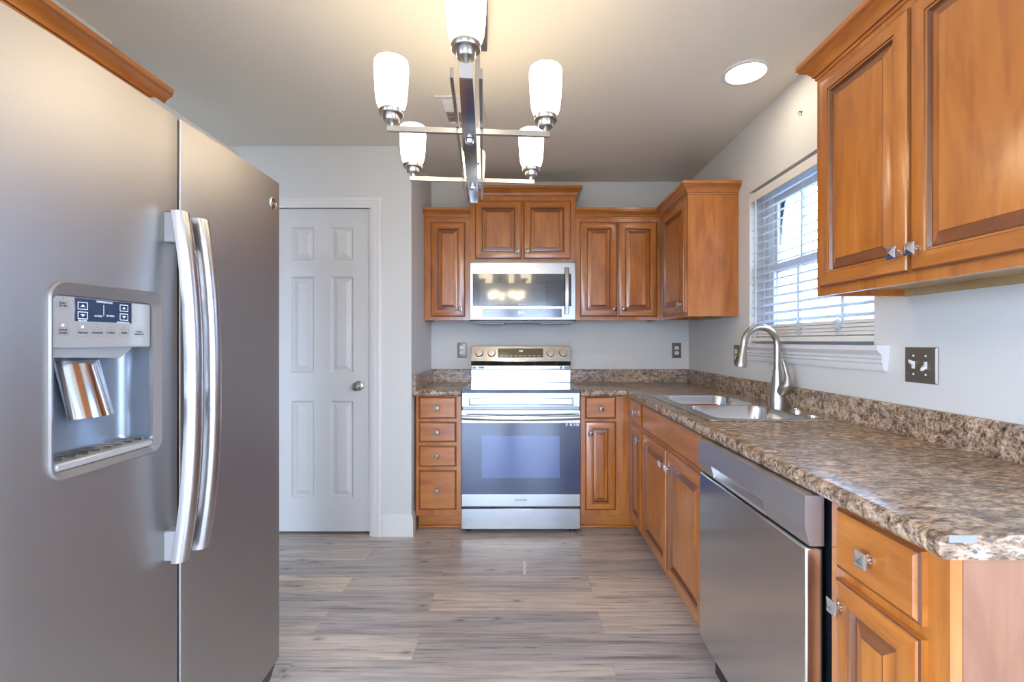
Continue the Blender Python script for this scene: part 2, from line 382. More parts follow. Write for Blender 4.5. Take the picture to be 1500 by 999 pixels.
BACK = (Vector((1,0,0)), Vector((0,0,1)), Vector((0,-1,0)))      # fronts facing the camera
SIDE = (Vector((0,-1,0)), Vector((0,0,1)), Vector((-1,0,0)))     # fronts facing left
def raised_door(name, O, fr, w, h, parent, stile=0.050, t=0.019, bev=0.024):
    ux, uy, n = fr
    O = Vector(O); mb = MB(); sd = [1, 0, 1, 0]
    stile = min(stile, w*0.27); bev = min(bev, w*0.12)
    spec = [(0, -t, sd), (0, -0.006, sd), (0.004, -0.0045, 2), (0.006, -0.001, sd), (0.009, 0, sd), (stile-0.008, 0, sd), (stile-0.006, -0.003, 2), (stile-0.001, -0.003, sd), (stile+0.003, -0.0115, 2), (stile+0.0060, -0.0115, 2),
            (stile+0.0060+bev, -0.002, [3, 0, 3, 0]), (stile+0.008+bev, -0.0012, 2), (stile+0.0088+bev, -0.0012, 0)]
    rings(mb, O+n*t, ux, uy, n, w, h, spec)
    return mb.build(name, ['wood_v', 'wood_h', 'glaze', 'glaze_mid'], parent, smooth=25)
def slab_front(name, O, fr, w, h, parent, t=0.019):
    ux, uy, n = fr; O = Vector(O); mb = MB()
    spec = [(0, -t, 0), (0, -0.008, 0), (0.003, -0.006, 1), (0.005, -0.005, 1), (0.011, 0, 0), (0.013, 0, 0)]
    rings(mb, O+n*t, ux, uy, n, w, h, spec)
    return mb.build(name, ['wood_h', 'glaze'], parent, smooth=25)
def knob(parent, c, fr, s=0.031, name='knob'):
    ux, uy, n = fr; c = Vector(c); mb = MB()
    mb.lathe([(0.009, 0), (0.009, 0.002), (0.0055, 0.004), (0.005, 0.013), (0.008, 0.016)], c, n, 14)
    O = c - ux*s/2 - uy*s/2
    rings(mb, O, ux, uy, n, s, s, [(0.004, 0.014, 0), (0, 0.018, 0), (0, 0.0215, 0), (0.0015, 0.0225, 0), (s*0.45, 0.0275, 0)])
    return mb.build(name, 'chrome', parent, smooth=20)
CROWN = [(-0.012, 0), (0.0, 0), (0.005, 0.002), (0.005, 0.010), (0.010, 0.013), (0.013, 0.022), (0.021, 0.033), (0.034, 0.041), (0.040, 0.045), (0.040, 0.051), (0.046, 0.054), (0.046, 0.070), (-0.012, 0.070)]

CROWN_M = [0, 0, 0, 1, 0, 0, 0, 0, 1, 0, 0, 0, 0]
def PX(x, y, D): return Vector(((x-763)/F*D, D, CZ-(y-500)/F*D))

# ------------------------------------------------------------------ room shell
CEIL = 2.455; WB = 3.63; WR = 1.295; PY = 2.968; RX = -0.69; LX = -1.675
def xy(u, v, w): return Vector((u, v, w))
def yz(u, v, w): return Vector((w, u, v))
def xz(u, v, w): return Vector((u, w, v))
o = MB().box(-3.2, 3.0, REAR_Y-0.1, WB+0.1, -0.06, 0.0).build('floor', 'floor', smooth=0); structure(o, 'grey weathered wood-look plank floor', 'floor')
gap = MB().box(0.012, 0.027, 2.475, 2.627, 0.0002, 0.0009).build('floor_streak', 'streak_white', o, smooth=0); gap['kind'] = 'structure'; gap['label'] = 'short white streak on the floor'  # thin white strip laid on the floor
o = MB().box(-3.2, 3.0, REAR_Y-0.1, WB+0.1, CEIL, CEIL+0.08).build('ceiling', 'ceiling', smooth=0); structure(o, 'plain cream painted ceiling', 'ceiling')
o = MB().box(RX, 1.5, WB, WB+0.12, 0, CEIL).build('wall_back', 'wall', smooth=0); structure(o, 'pale grey wall behind the range', 'wall')
# right wall with the window opening, ends just past the counter
WY0, WY1, WZ0, WZ1 = 1.728, 2.667, 1.212, 2.068
us = [0.55, WY0, WY1, WB]; vs = [0, WZ0, WZ1, CEIL]
o = MB().slab(us, vs, lambda i, j: not (i == 1 and j == 1), yz, WR, WR+0.14).build('wall_right', 'wall', smooth=0); structure(o, 'pale grey wall with the window over the sink', 'wall')
o = MB().slab([-3.2, RX], [0, CEIL], lambda i, j: True, xz, PY+0.10, PY).build('wall_pantry', 'wall', smooth=0)
structure(o, 'grey wall around the white pantry door', 'wall')
DX0, DX1, DZ1 = -1.575, -0.945, 2.078
bpy.data.objects.remove(o)
o = MB().slab([-3.2, DX0, DX1, RX-0.10], [0, DZ1, CEIL], lambda i, j: not (i == 1 and j == 0), xz, PY+0.10, PY).build('wall_pantry', 'wall', smooth=0)
structure(o, 'grey wall around the white pantry door', 'wall')
o = MB().box(RX-0.10, RX, PY, WB+0.12, 0, CEIL).build('wall_return', 'wall', smooth=0); structure(o, 'short grey wall between pantry door and drawer cabinet', 'wall')
o = MB().box(-3.2, DX1+0.2, PY+0.45, PY+0.5, 0, CEIL).build('wall_closet', 'wall', smooth=0); structure(o, 'wall inside the pantry behind its door', 'wall')
o = MB().box(LX-0.12, LX, 0.0, 1.930, 0, CEIL).build('wall_left', 'wall', smooth=0); structure(o, 'wall strip behind the refrigerator', 'wall')
o = MB().slab([REAR_Y-0.1, -2.8, -0.4, PY+0.5], [0, 2.1, CEIL], lambda i, j: not (i == 1 and j == 0), yz, -3.2, -3.3).build('wall_hall', 'wall', smooth=0); structure(o, 'wall of the hall beyond the refrigerator', 'wall')  # the opening is added, out of view, for extra daylight
o = MB().slab([REAR_Y-0.1, -2.6, -0.4, 0.67], [0, 0.7, 2.15, CEIL], lambda i, j: not (i == 1 and j == 1), yz, 2.6, 2.72).build('wall_dining', 'wall', smooth=0); structure(o, 'dining room wall behind the camera', 'wall')  # side opening added out of view to fill the room with daylight
o = MB().box(WR+0.14, 2.6, 0.55, 0.67, 0, CEIL).build('wall_dining_side', 'wall', smooth=0); structure(o, 'wall joining kitchen and dining room', 'wall')
us = [-3.2, -1.30, -0.30, -0.10, 0.70, 2.6]; vs = [0, 0.12, 2.02, CEIL]
o = MB().slab(us, vs, lambda i, j: not (i in (1, 3) and j == 1), xz, REAR_Y-0.12, REAR_Y).build('wall_rear', 'wall', smooth=0); structure(o, 'dining room wall with tall windows behind the camera', 'wall')
for k, (a, b_) in enumerate(((-1.30, -0.30), (-0.10, 0.70))):
    mb = MB(); yy = REAR_Y-0.05
    cx_ = [a, a+0.05, (a+b_)/2-0.02, (a+b_)/2+0.02, b_-0.05, b_]; cz_ = [0.12, 0.20, 1.10, 1.14, 1.96, 2.02]
    mb.slab(cx_, cz_, lambda i, j: i in (0, 2, 4) or j in (0, 2, 4), xz, yy-0.03, yy)
    o = mb.build('window_%d' % (k+2), 'white_paint', smooth=0); structure(o, 'tall white framed dining room window behind the camera', 'window')

# pantry door
dy = 2.985
door = thing('door_1', (-1.26, dy, 0.02), 'white six-panel pantry door with a nickel knob', 'door'); door['kind'] = 'structure'
px_ = [-1.562, -1.4555, -1.3106, -1.2077, -1.063, -0.958]; pz_ = [0.022, 0.2355, 0.8497, 1.027, 1.637, 1.739, 1.950, 2.066]
hole = lambda i, j: i in (1, 3) and j in (1, 3, 5)
mb = MB().slab(px_, pz_, lambda i, j: not hole(i, j), xz, dy+0.035, dy)
for i in (1, 3):
    for j in (1, 3, 5):
        rings(mb, (px_[i], dy, pz_[j]), *BACK, px_[i+1]-px_[i], pz_[j+1]-pz_[j], [(0, 0, 0), (0.004, -0.005, 0), (0.012, -0.014, 0), (0.017, -0.014, 0), (0.044, -0.003, 0), (0.046, -0.003, 0)], cap0=False)
mb.build('door_panel', 'door_paint', door, smooth=20, recalc=False)
mb = MB(); c = (-1.027, dy, 0.943)
mb.lathe([(0.032, 0), (0.032, 0.004), (0.026, 0.009), (0.013, 0.012), (0.011, 0.030), (0.020, 0.036), (0.027, 0.046), (0.027, 0.056), (0.020, 0.064), (0.006, 0.067)], c, (0,-1,0), 24)
mb.build('knob', 'nickel', door)
# door casing: mitred moulding left, top, right (built as nested frames)
mb = MB(); ci, co, zi, zo = -0.940, -0.870, 2.066, 2.134; cl = -1.578
prof = [(0, 0.0), (0, 0.010), (0.008, 0.012), (0.014, 0.012), (0.017, 0.015), (0.040, 0.016), (0.044, 0.019), (0.056, 0.019), (0.062, 0.017), (0.066, 0.012), (0.066, 0.0)]
loops = [[Vector((ci+a, PY-d, 0.0)), Vector((ci+a, PY-d, zi+a)), Vector((cl-a, PY-d, zi+a)), Vector((cl-a, PY-d, 0.0))] for a, d in prof]
mb.loft(loops, 0, False, False, closed=False)
o = mb.build('trim_1', 'white_paint', smooth=30); structure(o, 'white moulded casing around the pantry door', 'trim')
o = MB().slab([cl-0.002, -1.565, -0.953, ci+0.004], [0, 2.070, 2.078], lambda i, j: i != 1 or j == 1, xz, PY+0.10, PY-0.001).build('trim_2', 'white_paint', smooth=0); structure(o, 'white jamb of the pantry door', 'trim')
BASEP = [(0, 0), (0.014, 0), (0.014, 0.100), (0.011, 0.112), (0.011, 0.118), (0.006, 0.136), (0, 0.138)]
o = MB().sweep([(co-0.003, PY, 0), (RX, PY, 0), (RX, 3.03, 0)], BASEP, 0).build('baseboard_pantry', 'white_paint', smooth=30); structure(o, 'white baseboard between pantry door and drawer cabinet', 'baseboard')
o = MB().sweep([(-3.2, PY, 0), (cl-0.067, PY, 0)], BASEP, 0).build('baseboard_hall', 'white_paint', smooth=30); structure(o, 'white baseboard left of the pantry door', 'baseboard')

# kitchen window in its opening
win = thing('window_1', (WR+0.10, (WY0+WY1)/2, WZ0), 'white double-hung window behind the blind', 'window'); win['kind'] = 'structure'
ym, zm = (WY0+WY1)/2, 1.625
fx = WR+0.085
MB().slab([WY0, WY0+0.045, WY1-0.045, WY1], [WZ0, WZ0+0.05, WZ1-0.045, WZ1], lambda i, j: not (i == 1 and j == 1), yz, fx+0.05, fx).build('window_frame', 'white_paint', win, smooth=0)
for nm, za, zb, xo in (('lower_sash', WZ0+0.05, zm+0.022, 0.008), ('upper_sash', zm-0.022, WZ1-0.045, 0.026)):
    ys_ = [WY0+0.045, WY0+0.085, WY0+0.30, WY0+0.315, WY1-0.315, WY1-0.30, WY1-0.085, WY1-0.045]; zs_ = [za, za+0.04, zb-0.04, zb]
    s = MB().slab(ys_, zs_, lambda i, j: not (i in (1, 3, 5) and j == 1), yz, fx+xo+0.016, fx+xo).build(nm, 'white_paint', win, smooth=0)
    MB().box(fx+xo+0.007, fx+xo+0.010, WY0+0.07, WY1-0.07, za+0.03, zb-0.03).build('pane', 'glass', s, smooth=0)
# sill with moulded apron, mitred back to the wall at both ends
SY0, SY1 = 1.652, 2.690
SILL = [(0, -0.092), (0.012, -0.092), (0.016, -0.080), (0.016, -0.068), (0.022, -0.062), (0.022, -0.052), (0.029, -0.046), (0.030, -0.036), (0.040, -0.024), (0.046, -0.018), (0.046, 0.0), (0, 0.0)]
mb = MB().loft([[Vector((WR-a, SY1-(0.046-a)*0.6, WZ0+b_)) for a, b_ in SILL], [Vector((WR-a, SY0+(0.046-a)*0.0-a*0.0+(0.012 if b_ < -0.05 else 0.0), WZ0+b_)) for a, b_ in SILL]], 0, True, True)
o = mb.build('trim_3', 'white_paint', smooth=30)
structure(o, 'white moulded window stool under the blind', 'trim')
MB().box(WR, WR+0.085, WY0, WY1, WZ0-0.006, WZ0).build('stool_board', 'white_paint', o, smooth=0)['kind'] = 'structure'
# mini blind
bl = thing('window_blind', (WR, ym, WZ0), 'white slatted blind lowered over the sink window', 'blind')
MB().box(WR+0.002, WR+0.014, WY0+0.004, WY1-0.004, 2.004, 2.052).build('valance', 'blind_cream', bl, bevel=0.003)
MB().box(WR+0.016, WR+0.060, WY0+0.006, WY1-0.006, 2.012, 2.050).build('headrail', 'blind', bl, smooth=0)
mb = MB(); zc = 1.985; ta = math.radians(20)
while zc > 1.325:
    hw = 0.025; pts = []
    for k in range(5):
        q = -1+k*0.5; dx_ = q*hw; bow = 0.0025*(1-q*q)
        pts.append((dx_*math.cos(ta)-bow*math.sin(ta), dx_*math.sin(ta)+bow*math.cos(ta)))
    lo = [[Vector((WR+0.032+a, y_, zc+b_+s_*0.0012)) for a, b_ in (pts if s_ == 1 else pts[::-1]) ] for y_ in (WY0+0.008,) for s_ in (1, -1)]
    l0 = lo[0]+lo[1]; l1 = [Vector((p.x, WY1-0.008, p.z)) for p in l0]
    mb.loft([l0, l1], 0, True, True); zc -= 0.0435
mb.build('slats', 'blind', bl, smooth=40)
mb = MB(); zc = 1.252
while zc < 1.312:
    mb.box(WR+0.008, WR+0.057, WY0+0.008, WY1-0.008, zc, zc+0.0135); zc += 0.0155
mb.build('stacked_slats', 'blind_cream', bl, bevel=0.001)
MB().box(WR+0.006, WR+0.059, WY0+0.008, WY1-0.008, 1.224, 1.248).build('bottom_rail', 'blind_cream', bl, bevel=0.004)
for yy in (2.52, 2.18, 1.90):
    mb = MB()
    for xx in (WR+0.007, WR+0.057): mb.tube([(xx, yy, 2.01), (xx, yy, 1.25)], 0.0011, 6)
    mb.build('ladder_cord', 'blind', bl)
for yy in (2.20, 1.93):
    mb = MB(); pts = []
    for k in range(40):
        a = k*0.9; pts.append((WR+0.003-0.008*(k % 3)/2, yy+0.020*math.sin(a)*(1-0.3*math.cos(a*0.37)), 1.325-0.0017*k+0.010*math.cos(a*1.3)))
    mb.tube(pts, 0.0019, 5); mb.build('loose_cord', 'blind', bl)
MB().tube([(WR-0.006, 2.585, 2.00), (WR-0.006, 2.585, 1.235)], 0.0045, 8).build('tilt_wand', 'blind', bl)
# building added outside to block sky light from the slats
o = MB().box(4.4, 4.6, 0.0, 12.0, -0.5, 3.1).build('sky_block_building', 'exterior', smooth=0); tag(o, 'building added outside the window to dim daylight on the blind', 'building')

o = MB().box(-25, 25, -30, 25, -0.45, -0.35).build('exterior_ground', 'dim_ground', smooth=0); structure(o, 'dark ground added outside to dim the mirrored windows', 'ground')  # unseen ground added to darken window reflections in the range

# ------------------------------------------------------------------ wall cabinets
UF = 3.355; UB, LOW_TOP, TALL_TOP = 1.376, 2.100, 2.256      # face frame plane, bottom, tops under the crown
def upper_back(label, x0, x1, z0, z1, doors, crown_path, knobs, yb=WB-0.002):
    t = thing('wall_cabinet', ((x0+x1)/2, yb, z0), label, 'cabinet')
    mb = MB()
    mb.box(x0, x0+0.018, UF+0.02, yb, z0, z1, 0); mb.box(x1-0.018, x1, UF+0.02, yb, z0, z1, 0)
    mb.box(x0+0.018, x1-0.018, UF+0.02, yb, z0+0.02, z0+0.036, 1); mb.box(x0+0.018, x1-0.018, UF+0.02, yb, z1-0.018, z1, 0)
    mb.box(x0+0.018, x1-0.018, yb-0.008, yb, z0+0.036, z1-0.018, 1)
    mb.build('body', ['wood_v', 'ply'], t, smooth=0)
    dx = [x0]+[v for d in doors for v in (d[0]+0.012, d[1]-0.012)]+[x1]; dx = sorted(dx)
    zl, zh = doors[0][2], doors[0][3]
    MB().slab(dx, [z0, zl+0.012, zh-0.012, z1], lambda i, j: j != 1 or i % 2 == 0, xz, UF+0.02, UF).build('face_frame', 'wood_v', t, smooth=0)
    for (a, b_, c_, d_), kx in zip(doors, knobs):
        d = raised_door('door', (a, UF-0.001, c_), BACK, b_-a, d_-c_, t)
        knob(d, (kx, UF-0.020, c_+0.052), BACK)
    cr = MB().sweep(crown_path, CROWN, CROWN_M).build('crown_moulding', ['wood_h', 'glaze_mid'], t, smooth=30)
    return t
UX = lambda px: (px-763)/F*(UF-0.02)
dz0, dz1 = 1.402, 2.072
xa, xb, xc, xd = RX+0.003, UX(687.5)+0.003, UX(843.5), 0.992
CY = UF
upper_back('narrow single-door wall cabinet left of the microwave', xa, xb-0.0005, UB, LOW_TOP, [(UX(630.7), UX(681), dz0, dz1)],
           [(xa, CY, LOW_TOP-0.002), (xb-0.0005, CY, LOW_TOP-0.002)], [UX(674.3)])
upper_back('raised two-door wall cabinet directly above the microwave', xb+0.0005, xc-0.0005, 1.790, TALL_TOP, [(UX(695.7), UX(764.2), 1.812, 2.222), (UX(767), UX(836), 1.812, 2.222)],
           [(xb+0.0005, WB-0.01, TALL_TOP-0.002), (xb+0.0005, CY, TALL_TOP-0.002), (xc-0.0005, CY, TALL_TOP-0.002), (xc-0.0005, WB-0.01, TALL_TOP-0.002)], [UX(758), UX(772.3)])
upper_back('two-door wall cabinet between microwave and corner cabinet', xc+0.0005, xd+0.0, UB, LOW_TOP, [(UX(850), UX(904.3), dz0, dz1), (UX(906.2), UX(962.7), dz0, dz1)],
           [(xc+0.0005, CY, LOW_TOP-0.002), (xd, CY, LOW_TOP-0.002)], [UX(899.5), UX(913.7)])

SFX = 0.994   # face plane of wall cabinets on the right wall
def upper_side(label, y_near, y_far, doors, knobs, crown_path, far_end=None, name='wall_cabinet', z0=UB, z1=LOW_TOP):
    xb_ = WR-0.002
    t = thing(name, (xb_, (y_near+y_far)/2, z0), label, 'cabinet')
    mb = MB()
    mb.box(SFX+0.02, xb_, y_near, y_near+0.018, z0, z1, 0); mb.box(SFX+0.02, xb_, y_far-0.018, y_far, z0, z1, 0)
    mb.box(SFX+0.02, xb_, y_near+0.018, y_far-0.018, z0+0.022, z0+0.036, 1); mb.box(SFX+0.02, xb_, y_near+0.018, y_far-0.018, z1-0.018, z1, 0)
    mb.box(xb_-0.02, xb_, y_near+0.018, y_far-0.018, z0, z0+0.022, 1)
    mb.build('body', ['wood_v', 'ply'], t, smooth=0)
    ys_ = sorted([y_near, y_far]+[v for d in doors for v in (d[0]+0.012, d[1]-0.012)])
    MB().slab(ys_, [z0, dz0+0.012, dz1-0.012, z1], lambda i, j: j != 1 or i % 2 == 0, yz, SFX+0.02, SFX).build('face_frame', 'wood_v', t, smooth=0)
    for (a, b_), ky in zip(doors, knobs):
        d = raised_door('door', (SFX+0.001, b_, dz0), SIDE, b_-a, dz1-dz0, t)
        knob(d, (SFX-0.018, ky, dz0+0.052), SIDE)
    MB().sweep(crown_path, CROWN, CROWN_M).build('crown_moulding', ['wood_h', 'glaze_mid'], t, smooth=30)
    return t
zc_ = LOW_TOP-0.002
upper_side('corner wall cabinet with a glossy side panel facing the window', 2.800, UF-0.003, [(2.825, 3.262)], [2.875],
           [(SFX, UF-0.0005, zc_), (SFX, 2.800, zc_), (WR-0.004, 2.800, zc_)])
upper_side('large two-door wall cabinet nearest the camera beside the window', 0.80, 1.580, [(1.192, 1.545), (0.828, 1.184)], [1.217, 1.160],
           [(WR-0.004, 1.580, zc_), (SFX, 1.580, zc_), (SFX, 0.80, zc_)])
# over the refrigerator
t = thing('wall_cabinet', (LX+0.002, 1.2, 1.86), 'cabinet above the refrigerator, only its crown moulding showing', 'cabinet')
fxx = -1.345; mb = MB(); mb.box(LX+0.002, fxx-0.02, 0.62, 1.765, 1.86, LOW_TOP, 0); mb.build('body', 'wood_v', t, smooth=0)
MB().box(fxx-0.02, fxx, 0.62, 1.765, 1.86, LOW_TOP).build('face_frame', 'wood_v', t, smooth=0)
for a, b_ in ((0.66, 1.18), (1.20, 1.73)):
    d = raised_door('door', (fxx-0.001, a, 1.88), (Vector((0,1,0)), Vector((0,0,1)), Vector((1,0,0))), b_-a, 0.19, t)
MB().sweep([(fxx, 0.62, zc_), (fxx, 1.765, zc_)], CROWN, CROWN_M).build('crown_moulding', ['wood_h', 'glaze_mid'], t, smooth=30)

# ------------------------------------------------------------------ base cabinets
BT, BZ = 0.874, 0.105           # top of boxes, bottom of face frames
BFY, BFX = 3.030, 0.700         # face planes of the back run and of the right run
def base_body(t, axis, a0, a1, face, back, mb=None, extra_end=None):
    """open-topped carcass of panels; axis 'x' = front faces the camera, 'y' = front faces left"""
    mb = MB()
    def B(u0, u1, w0, w1, z0, z1, m=0):
        if axis == 'x': mb.box(u0, u1, w0, w1, z0, z1, m)
        else: mb.box(w0, w1, u0, u1, z0, z1, m)
    B(a0, a0+0.018, face+0.02, back, BZ, BT); B(a1-0.018, a1, face+0.02, back, BZ, BT)
    B(a0+0.018, a1-0.018, face+0.02, back, BZ, BZ+0.018, 1); B(a0+0.018, a1-0.018, back-0.008, back, BZ+0.018, BT, 1)
    mb.build('body', ['wood_v', 'ply'], t, smooth=0)
    mb = MB(); B(a0, a1, face+0.075, face+0.093, 0.0, BZ)
    mb.build('toe_kick', 'wood_h', t, smooth=0)
def base_frame(t, axis, a0, a1, face, opens):
    """face frame with openings (a, b, z0, z1)"""
    us_ = sorted(set([a0, a1]+[round(v, 4) for o_ in opens for v in (o_[0]+0.012, o_[1]-0.012)]))
    vs_ = sorted(set([BZ, BT]+[round(v, 4) for o_ in opens for v in (o_[2]+0.010, o_[3]-0.010)]))
    def keep(i, j):
        u = (us_[i]+us_[i+1])/2; v = (vs_[j]+vs_[j+1])/2
        return not any(o_[0] < u < o_[1] and o_[2]+0.009 < v < o_[3]-0.009 and o_[0]+0.011 < u < o_[1]-0.011 for o_ in opens)
    MB().slab(us_, vs_, keep, xz if axis == 'x' else yz, face+0.02, face).build('face_frame', 'wood_v', t, smooth=0)
BX = lambda px: (px-763)/F*(BFY-0.02)
# four-drawer cabinet
xl, xr = RX+0.016, -0.3845
t = thing('base_cabinet', ((xl+xr)/2, WB, 0), 'narrow four-drawer base cabinet left of the range', 'cabinet')
base_body(t, 'x', xl, xr, BFY, WB-0.004)
dr = [(0.870, 0.731), (0.710, 0.580), (0.557, 0.424), (0.398, 0.148)]
da, db = BX(613.5), BX(668)
base_frame(t, 'x', xl, xr, BFY, [(da, db, b_, a) for a, b_ in dr])
for a, b_ in dr:
    d = slab_front('drawer', (da, BFY-0.001, b_), BACK, db-da, a-b_, t); knob(d, ((da+db)/2, BFY-0.020, (a+b_)/2), BACK)
MB().box(xl, xr, BFY+0.060, BFY+0.073, 0.0, 0.018).build('shoe_moulding', 'wood_h', t, bevel=0.005)
# drawer + door cabinet right of the range
xl, xr = 0.3845, BFX+0.0
t = thing('base_cabinet', ((xl+xr)/2, WB, 0), 'base cabinet with one drawer and one door right of the range', 'cabinet')
base_body(t, 'x', xl, xr, BFY, WB-0.004)
MB().box(xr, BFX+0.0745, BFY+0.075, BFY+0.093, 0, BZ).build('toe_kick', 'wood_h', t, smooth=0)
da, db = BX(857.5), BX(902.5)
base_frame(t, 'x', xl, xr, BFY, [(da, db, 0.731, 0.870), (da, db, 0.146, 0.712)])
d = slab_front('drawer', (da, BFY-0.001, 0.731), BACK, db-da, 0.139, t); knob(d, (BX(880.5), BFY-0.020, 0.796), BACK)
d = raised_door('door', (da, BFY-0.001, 0.146), BACK, db-da, 0.566, t); knob(d, (BX(864.8), BFY-0.020, 0.638), BACK)
MB().box(xl, xr+0.05, BFY+0.060, BFY+0.073, 0.0, 0.018).build('shoe_moulding', 'wood_h', t, bevel=0.005)
# right run: y ranges far to near
def side_front(kind, t, y0, y1, z0, z1): 
    fn = slab_front if kind == 'drawer' else raised_door
    return fn(kind, (BFX+0.001, y1, z0), SIDE, y1-y0, z1-z0, t)
yA, yB, yC, yD, yE = 3.028, 2.660, 1.745, 1.060, 0.768
XB = WR-0.004
t = thing('base_cabinet', (XB, (yA+yB)/2, 0), 'narrow corner base cabinet with a small drawer over a door', 'cabinet')
mb = MB(); mb.box(BFX+0.02, XB, yB+0.0005, yB+0.018, BZ, BT, 0); mb.box(BFX+0.02, XB, yB+0.018, yA, BZ, BZ+0.018, 1); mb.build('body', ['wood_v', 'ply'], t, smooth=0)
MB().box(BFX+0.075, BFX+0.093, yB+0.0005, yA, 0, BZ).build('toe_kick', 'wood_h', t, smooth=0)
base_frame(t, 'y', yB+0.0005, yA-0.0, BFX, [(2.690, 2.940, 0.735, 0.870), (2.690, 2.940, 0.140, 0.712)])
d = side_front('drawer', t, 2.690, 2.940, 0.735, 0.870); knob(d, (BFX-0.018, 2.815, 0.802), SIDE)
d = side_front('door', t, 2.690, 2.940, 0.140, 0.712); knob(d, (BFX-0.018, 2.722, 0.655), SIDE)
t = thing('base_cabinet', (XB, (yB+yC)/2, 0), 'two-door sink base cabinet with a long false drawer front', 'cabinet')
base_body(t, 'y', yC, yB-0.0005, BFX, XB)
base_frame(t, 'y', yC, yB-0.0005, BFX, [(1.775, 2.640, 0.735, 0.870), (2.222, 2.635, 0.140, 0.712), (1.780, 2.204, 0.140, 0.712)])
side_front('drawer', t, 1.775, 2.640, 0.735, 0.870).name = 'false_front'
d = side_front('door', t, 2.222, 2.635, 0.140, 0.712); knob(d, (BFX-0.018, 2.258, 0.640), SIDE)
d = side_front('door', t, 1.780, 2.204, 0.140, 0.712); knob(d, (BFX-0.018, 2.166, 0.640), SIDE)
t = thing('base_cabinet', (XB, (yD+yE)/2, 0), 'end base cabinet nearest the camera, drawer and door beside the dishwasher', 'cabinet')
base_body(t, 'y', yE+0.002, yD, BFX, XB)
base_frame(t, 'y', yE, yD, BFX, [(0.810, 1.028, 0.735, 0.864), (0.810, 1.028, 0.140, 0.712)])
d = side_front('drawer', t, 0.810, 1.028, 0.735, 0.864); knob(d, (BFX-0.018, 0.919, 0.800), SIDE)
d = side_front('door', t, 0.810, 1.028, 0.140, 0.712); knob(d, (BFX-0.018, 1.004, 0.660), SIDE)
MB().box(BFX+0.021, XB, yE-0.0005, yE+0.0018, 0.0, BT).build('end_panel', 'veneer', t, smooth=0)

# ------------------------------------------------------------------ counters
CB, CT = 0.8745, 0.914
CFX, CFY, CEY = 0.672, 3.002, 0.757      # front edges, near end
def roll(pred, width=0.013, segs=4):
    def post(bm, base):
        es = [e for e in bm.edges if len(e.link_faces) == 2 and pred((e.verts[0].co+e.verts[1].co)/2+base, e) and abs(e.calc_face_angle(0)) > 0.5]
        bmesh.ops.bevel(bm, geom=es, offset=width, segments=segs, profile=0.5, affect='EDGES')
    return post
SKX0, SKX1, SKY0, SKY1 = 0.738, 1.258, 1.835, 2.690
xs_ = [0.3835, CFX, SKX0+0.012, SKX1-0.012, WR-0.002]; ys_ = [CEY, SKY0+0.012, SKY1-0.012, CFY, WB-0.002]
keep = lambda i, j: (j == 3) or (i >= 1 and not (i == 2 and j == 1))
def pr(c, e):
    z = abs(c.z-CT) < 1e-4 or abs(c.z-CB) < 1e-4
    return z and ((abs(c.y-CFY) < 1e-4 and c.x < CFX+1e-3) or (abs(c.x-CFX) < 1e-4 and c.y < CFY+1e-3))
ct = MB().slab(xs_, ys_, keep, xy, CB, CT).build('countertop', 'laminate', None, post=roll(pr))
own_base(ct, (WR, WB, CB)); tag(ct, 'L-shaped brown granite-look countertop with the sink set in it', 'countertop')
mb = MB(); mb.sweep([(0.3835, WB-0.0025, CT), (WR-0.0025, WB-0.0025, CT), (WR-0.0025, CEY, CT)], [(0, 0), (0.019, 0), (0.019, 0.090), (0.015, 0.096), (0.008, 0.0975), (0, 0.0975)], 0)
mb.build('backsplash', 'laminate', ct, smooth=30)
MB().box(CFX+0.015, CFX+0.060, CEY-0.0012, CEY+0.002, CT-0.011, CT+0.0006).build('chipped_edge', 'chip', ct, smooth=0)['label'] = 'pale chip missing from the end edge strip'
def pr2(c, e): return (abs(c.z-CT) < 1e-4 or abs(c.z-CB) < 1e-4) and abs(c.y-CFY) < 1e-4
ct2 = MB().slab([RX+0.002, -0.3835], [CFY, WB-0.002], lambda i, j: True, xy, CB, CT).build('countertop', 'laminate', None, post=roll(pr2))
own_base(ct2, (RX, WB, CB)); tag(ct2, 'short brown granite-look countertop left of the range', 'countertop')
MB().sweep([(RX+0.0025, CFY, CT), (RX+0.0025, WB-0.0025, CT), (-0.3835, WB-0.0025, CT)], [(0, 0), (0.019, 0), (0.019, 0.090), (0.015, 0.096), (0.008, 0.0975), (0, 0.0975)], 0).build('backsplash', 'laminate', ct2, smooth=30)

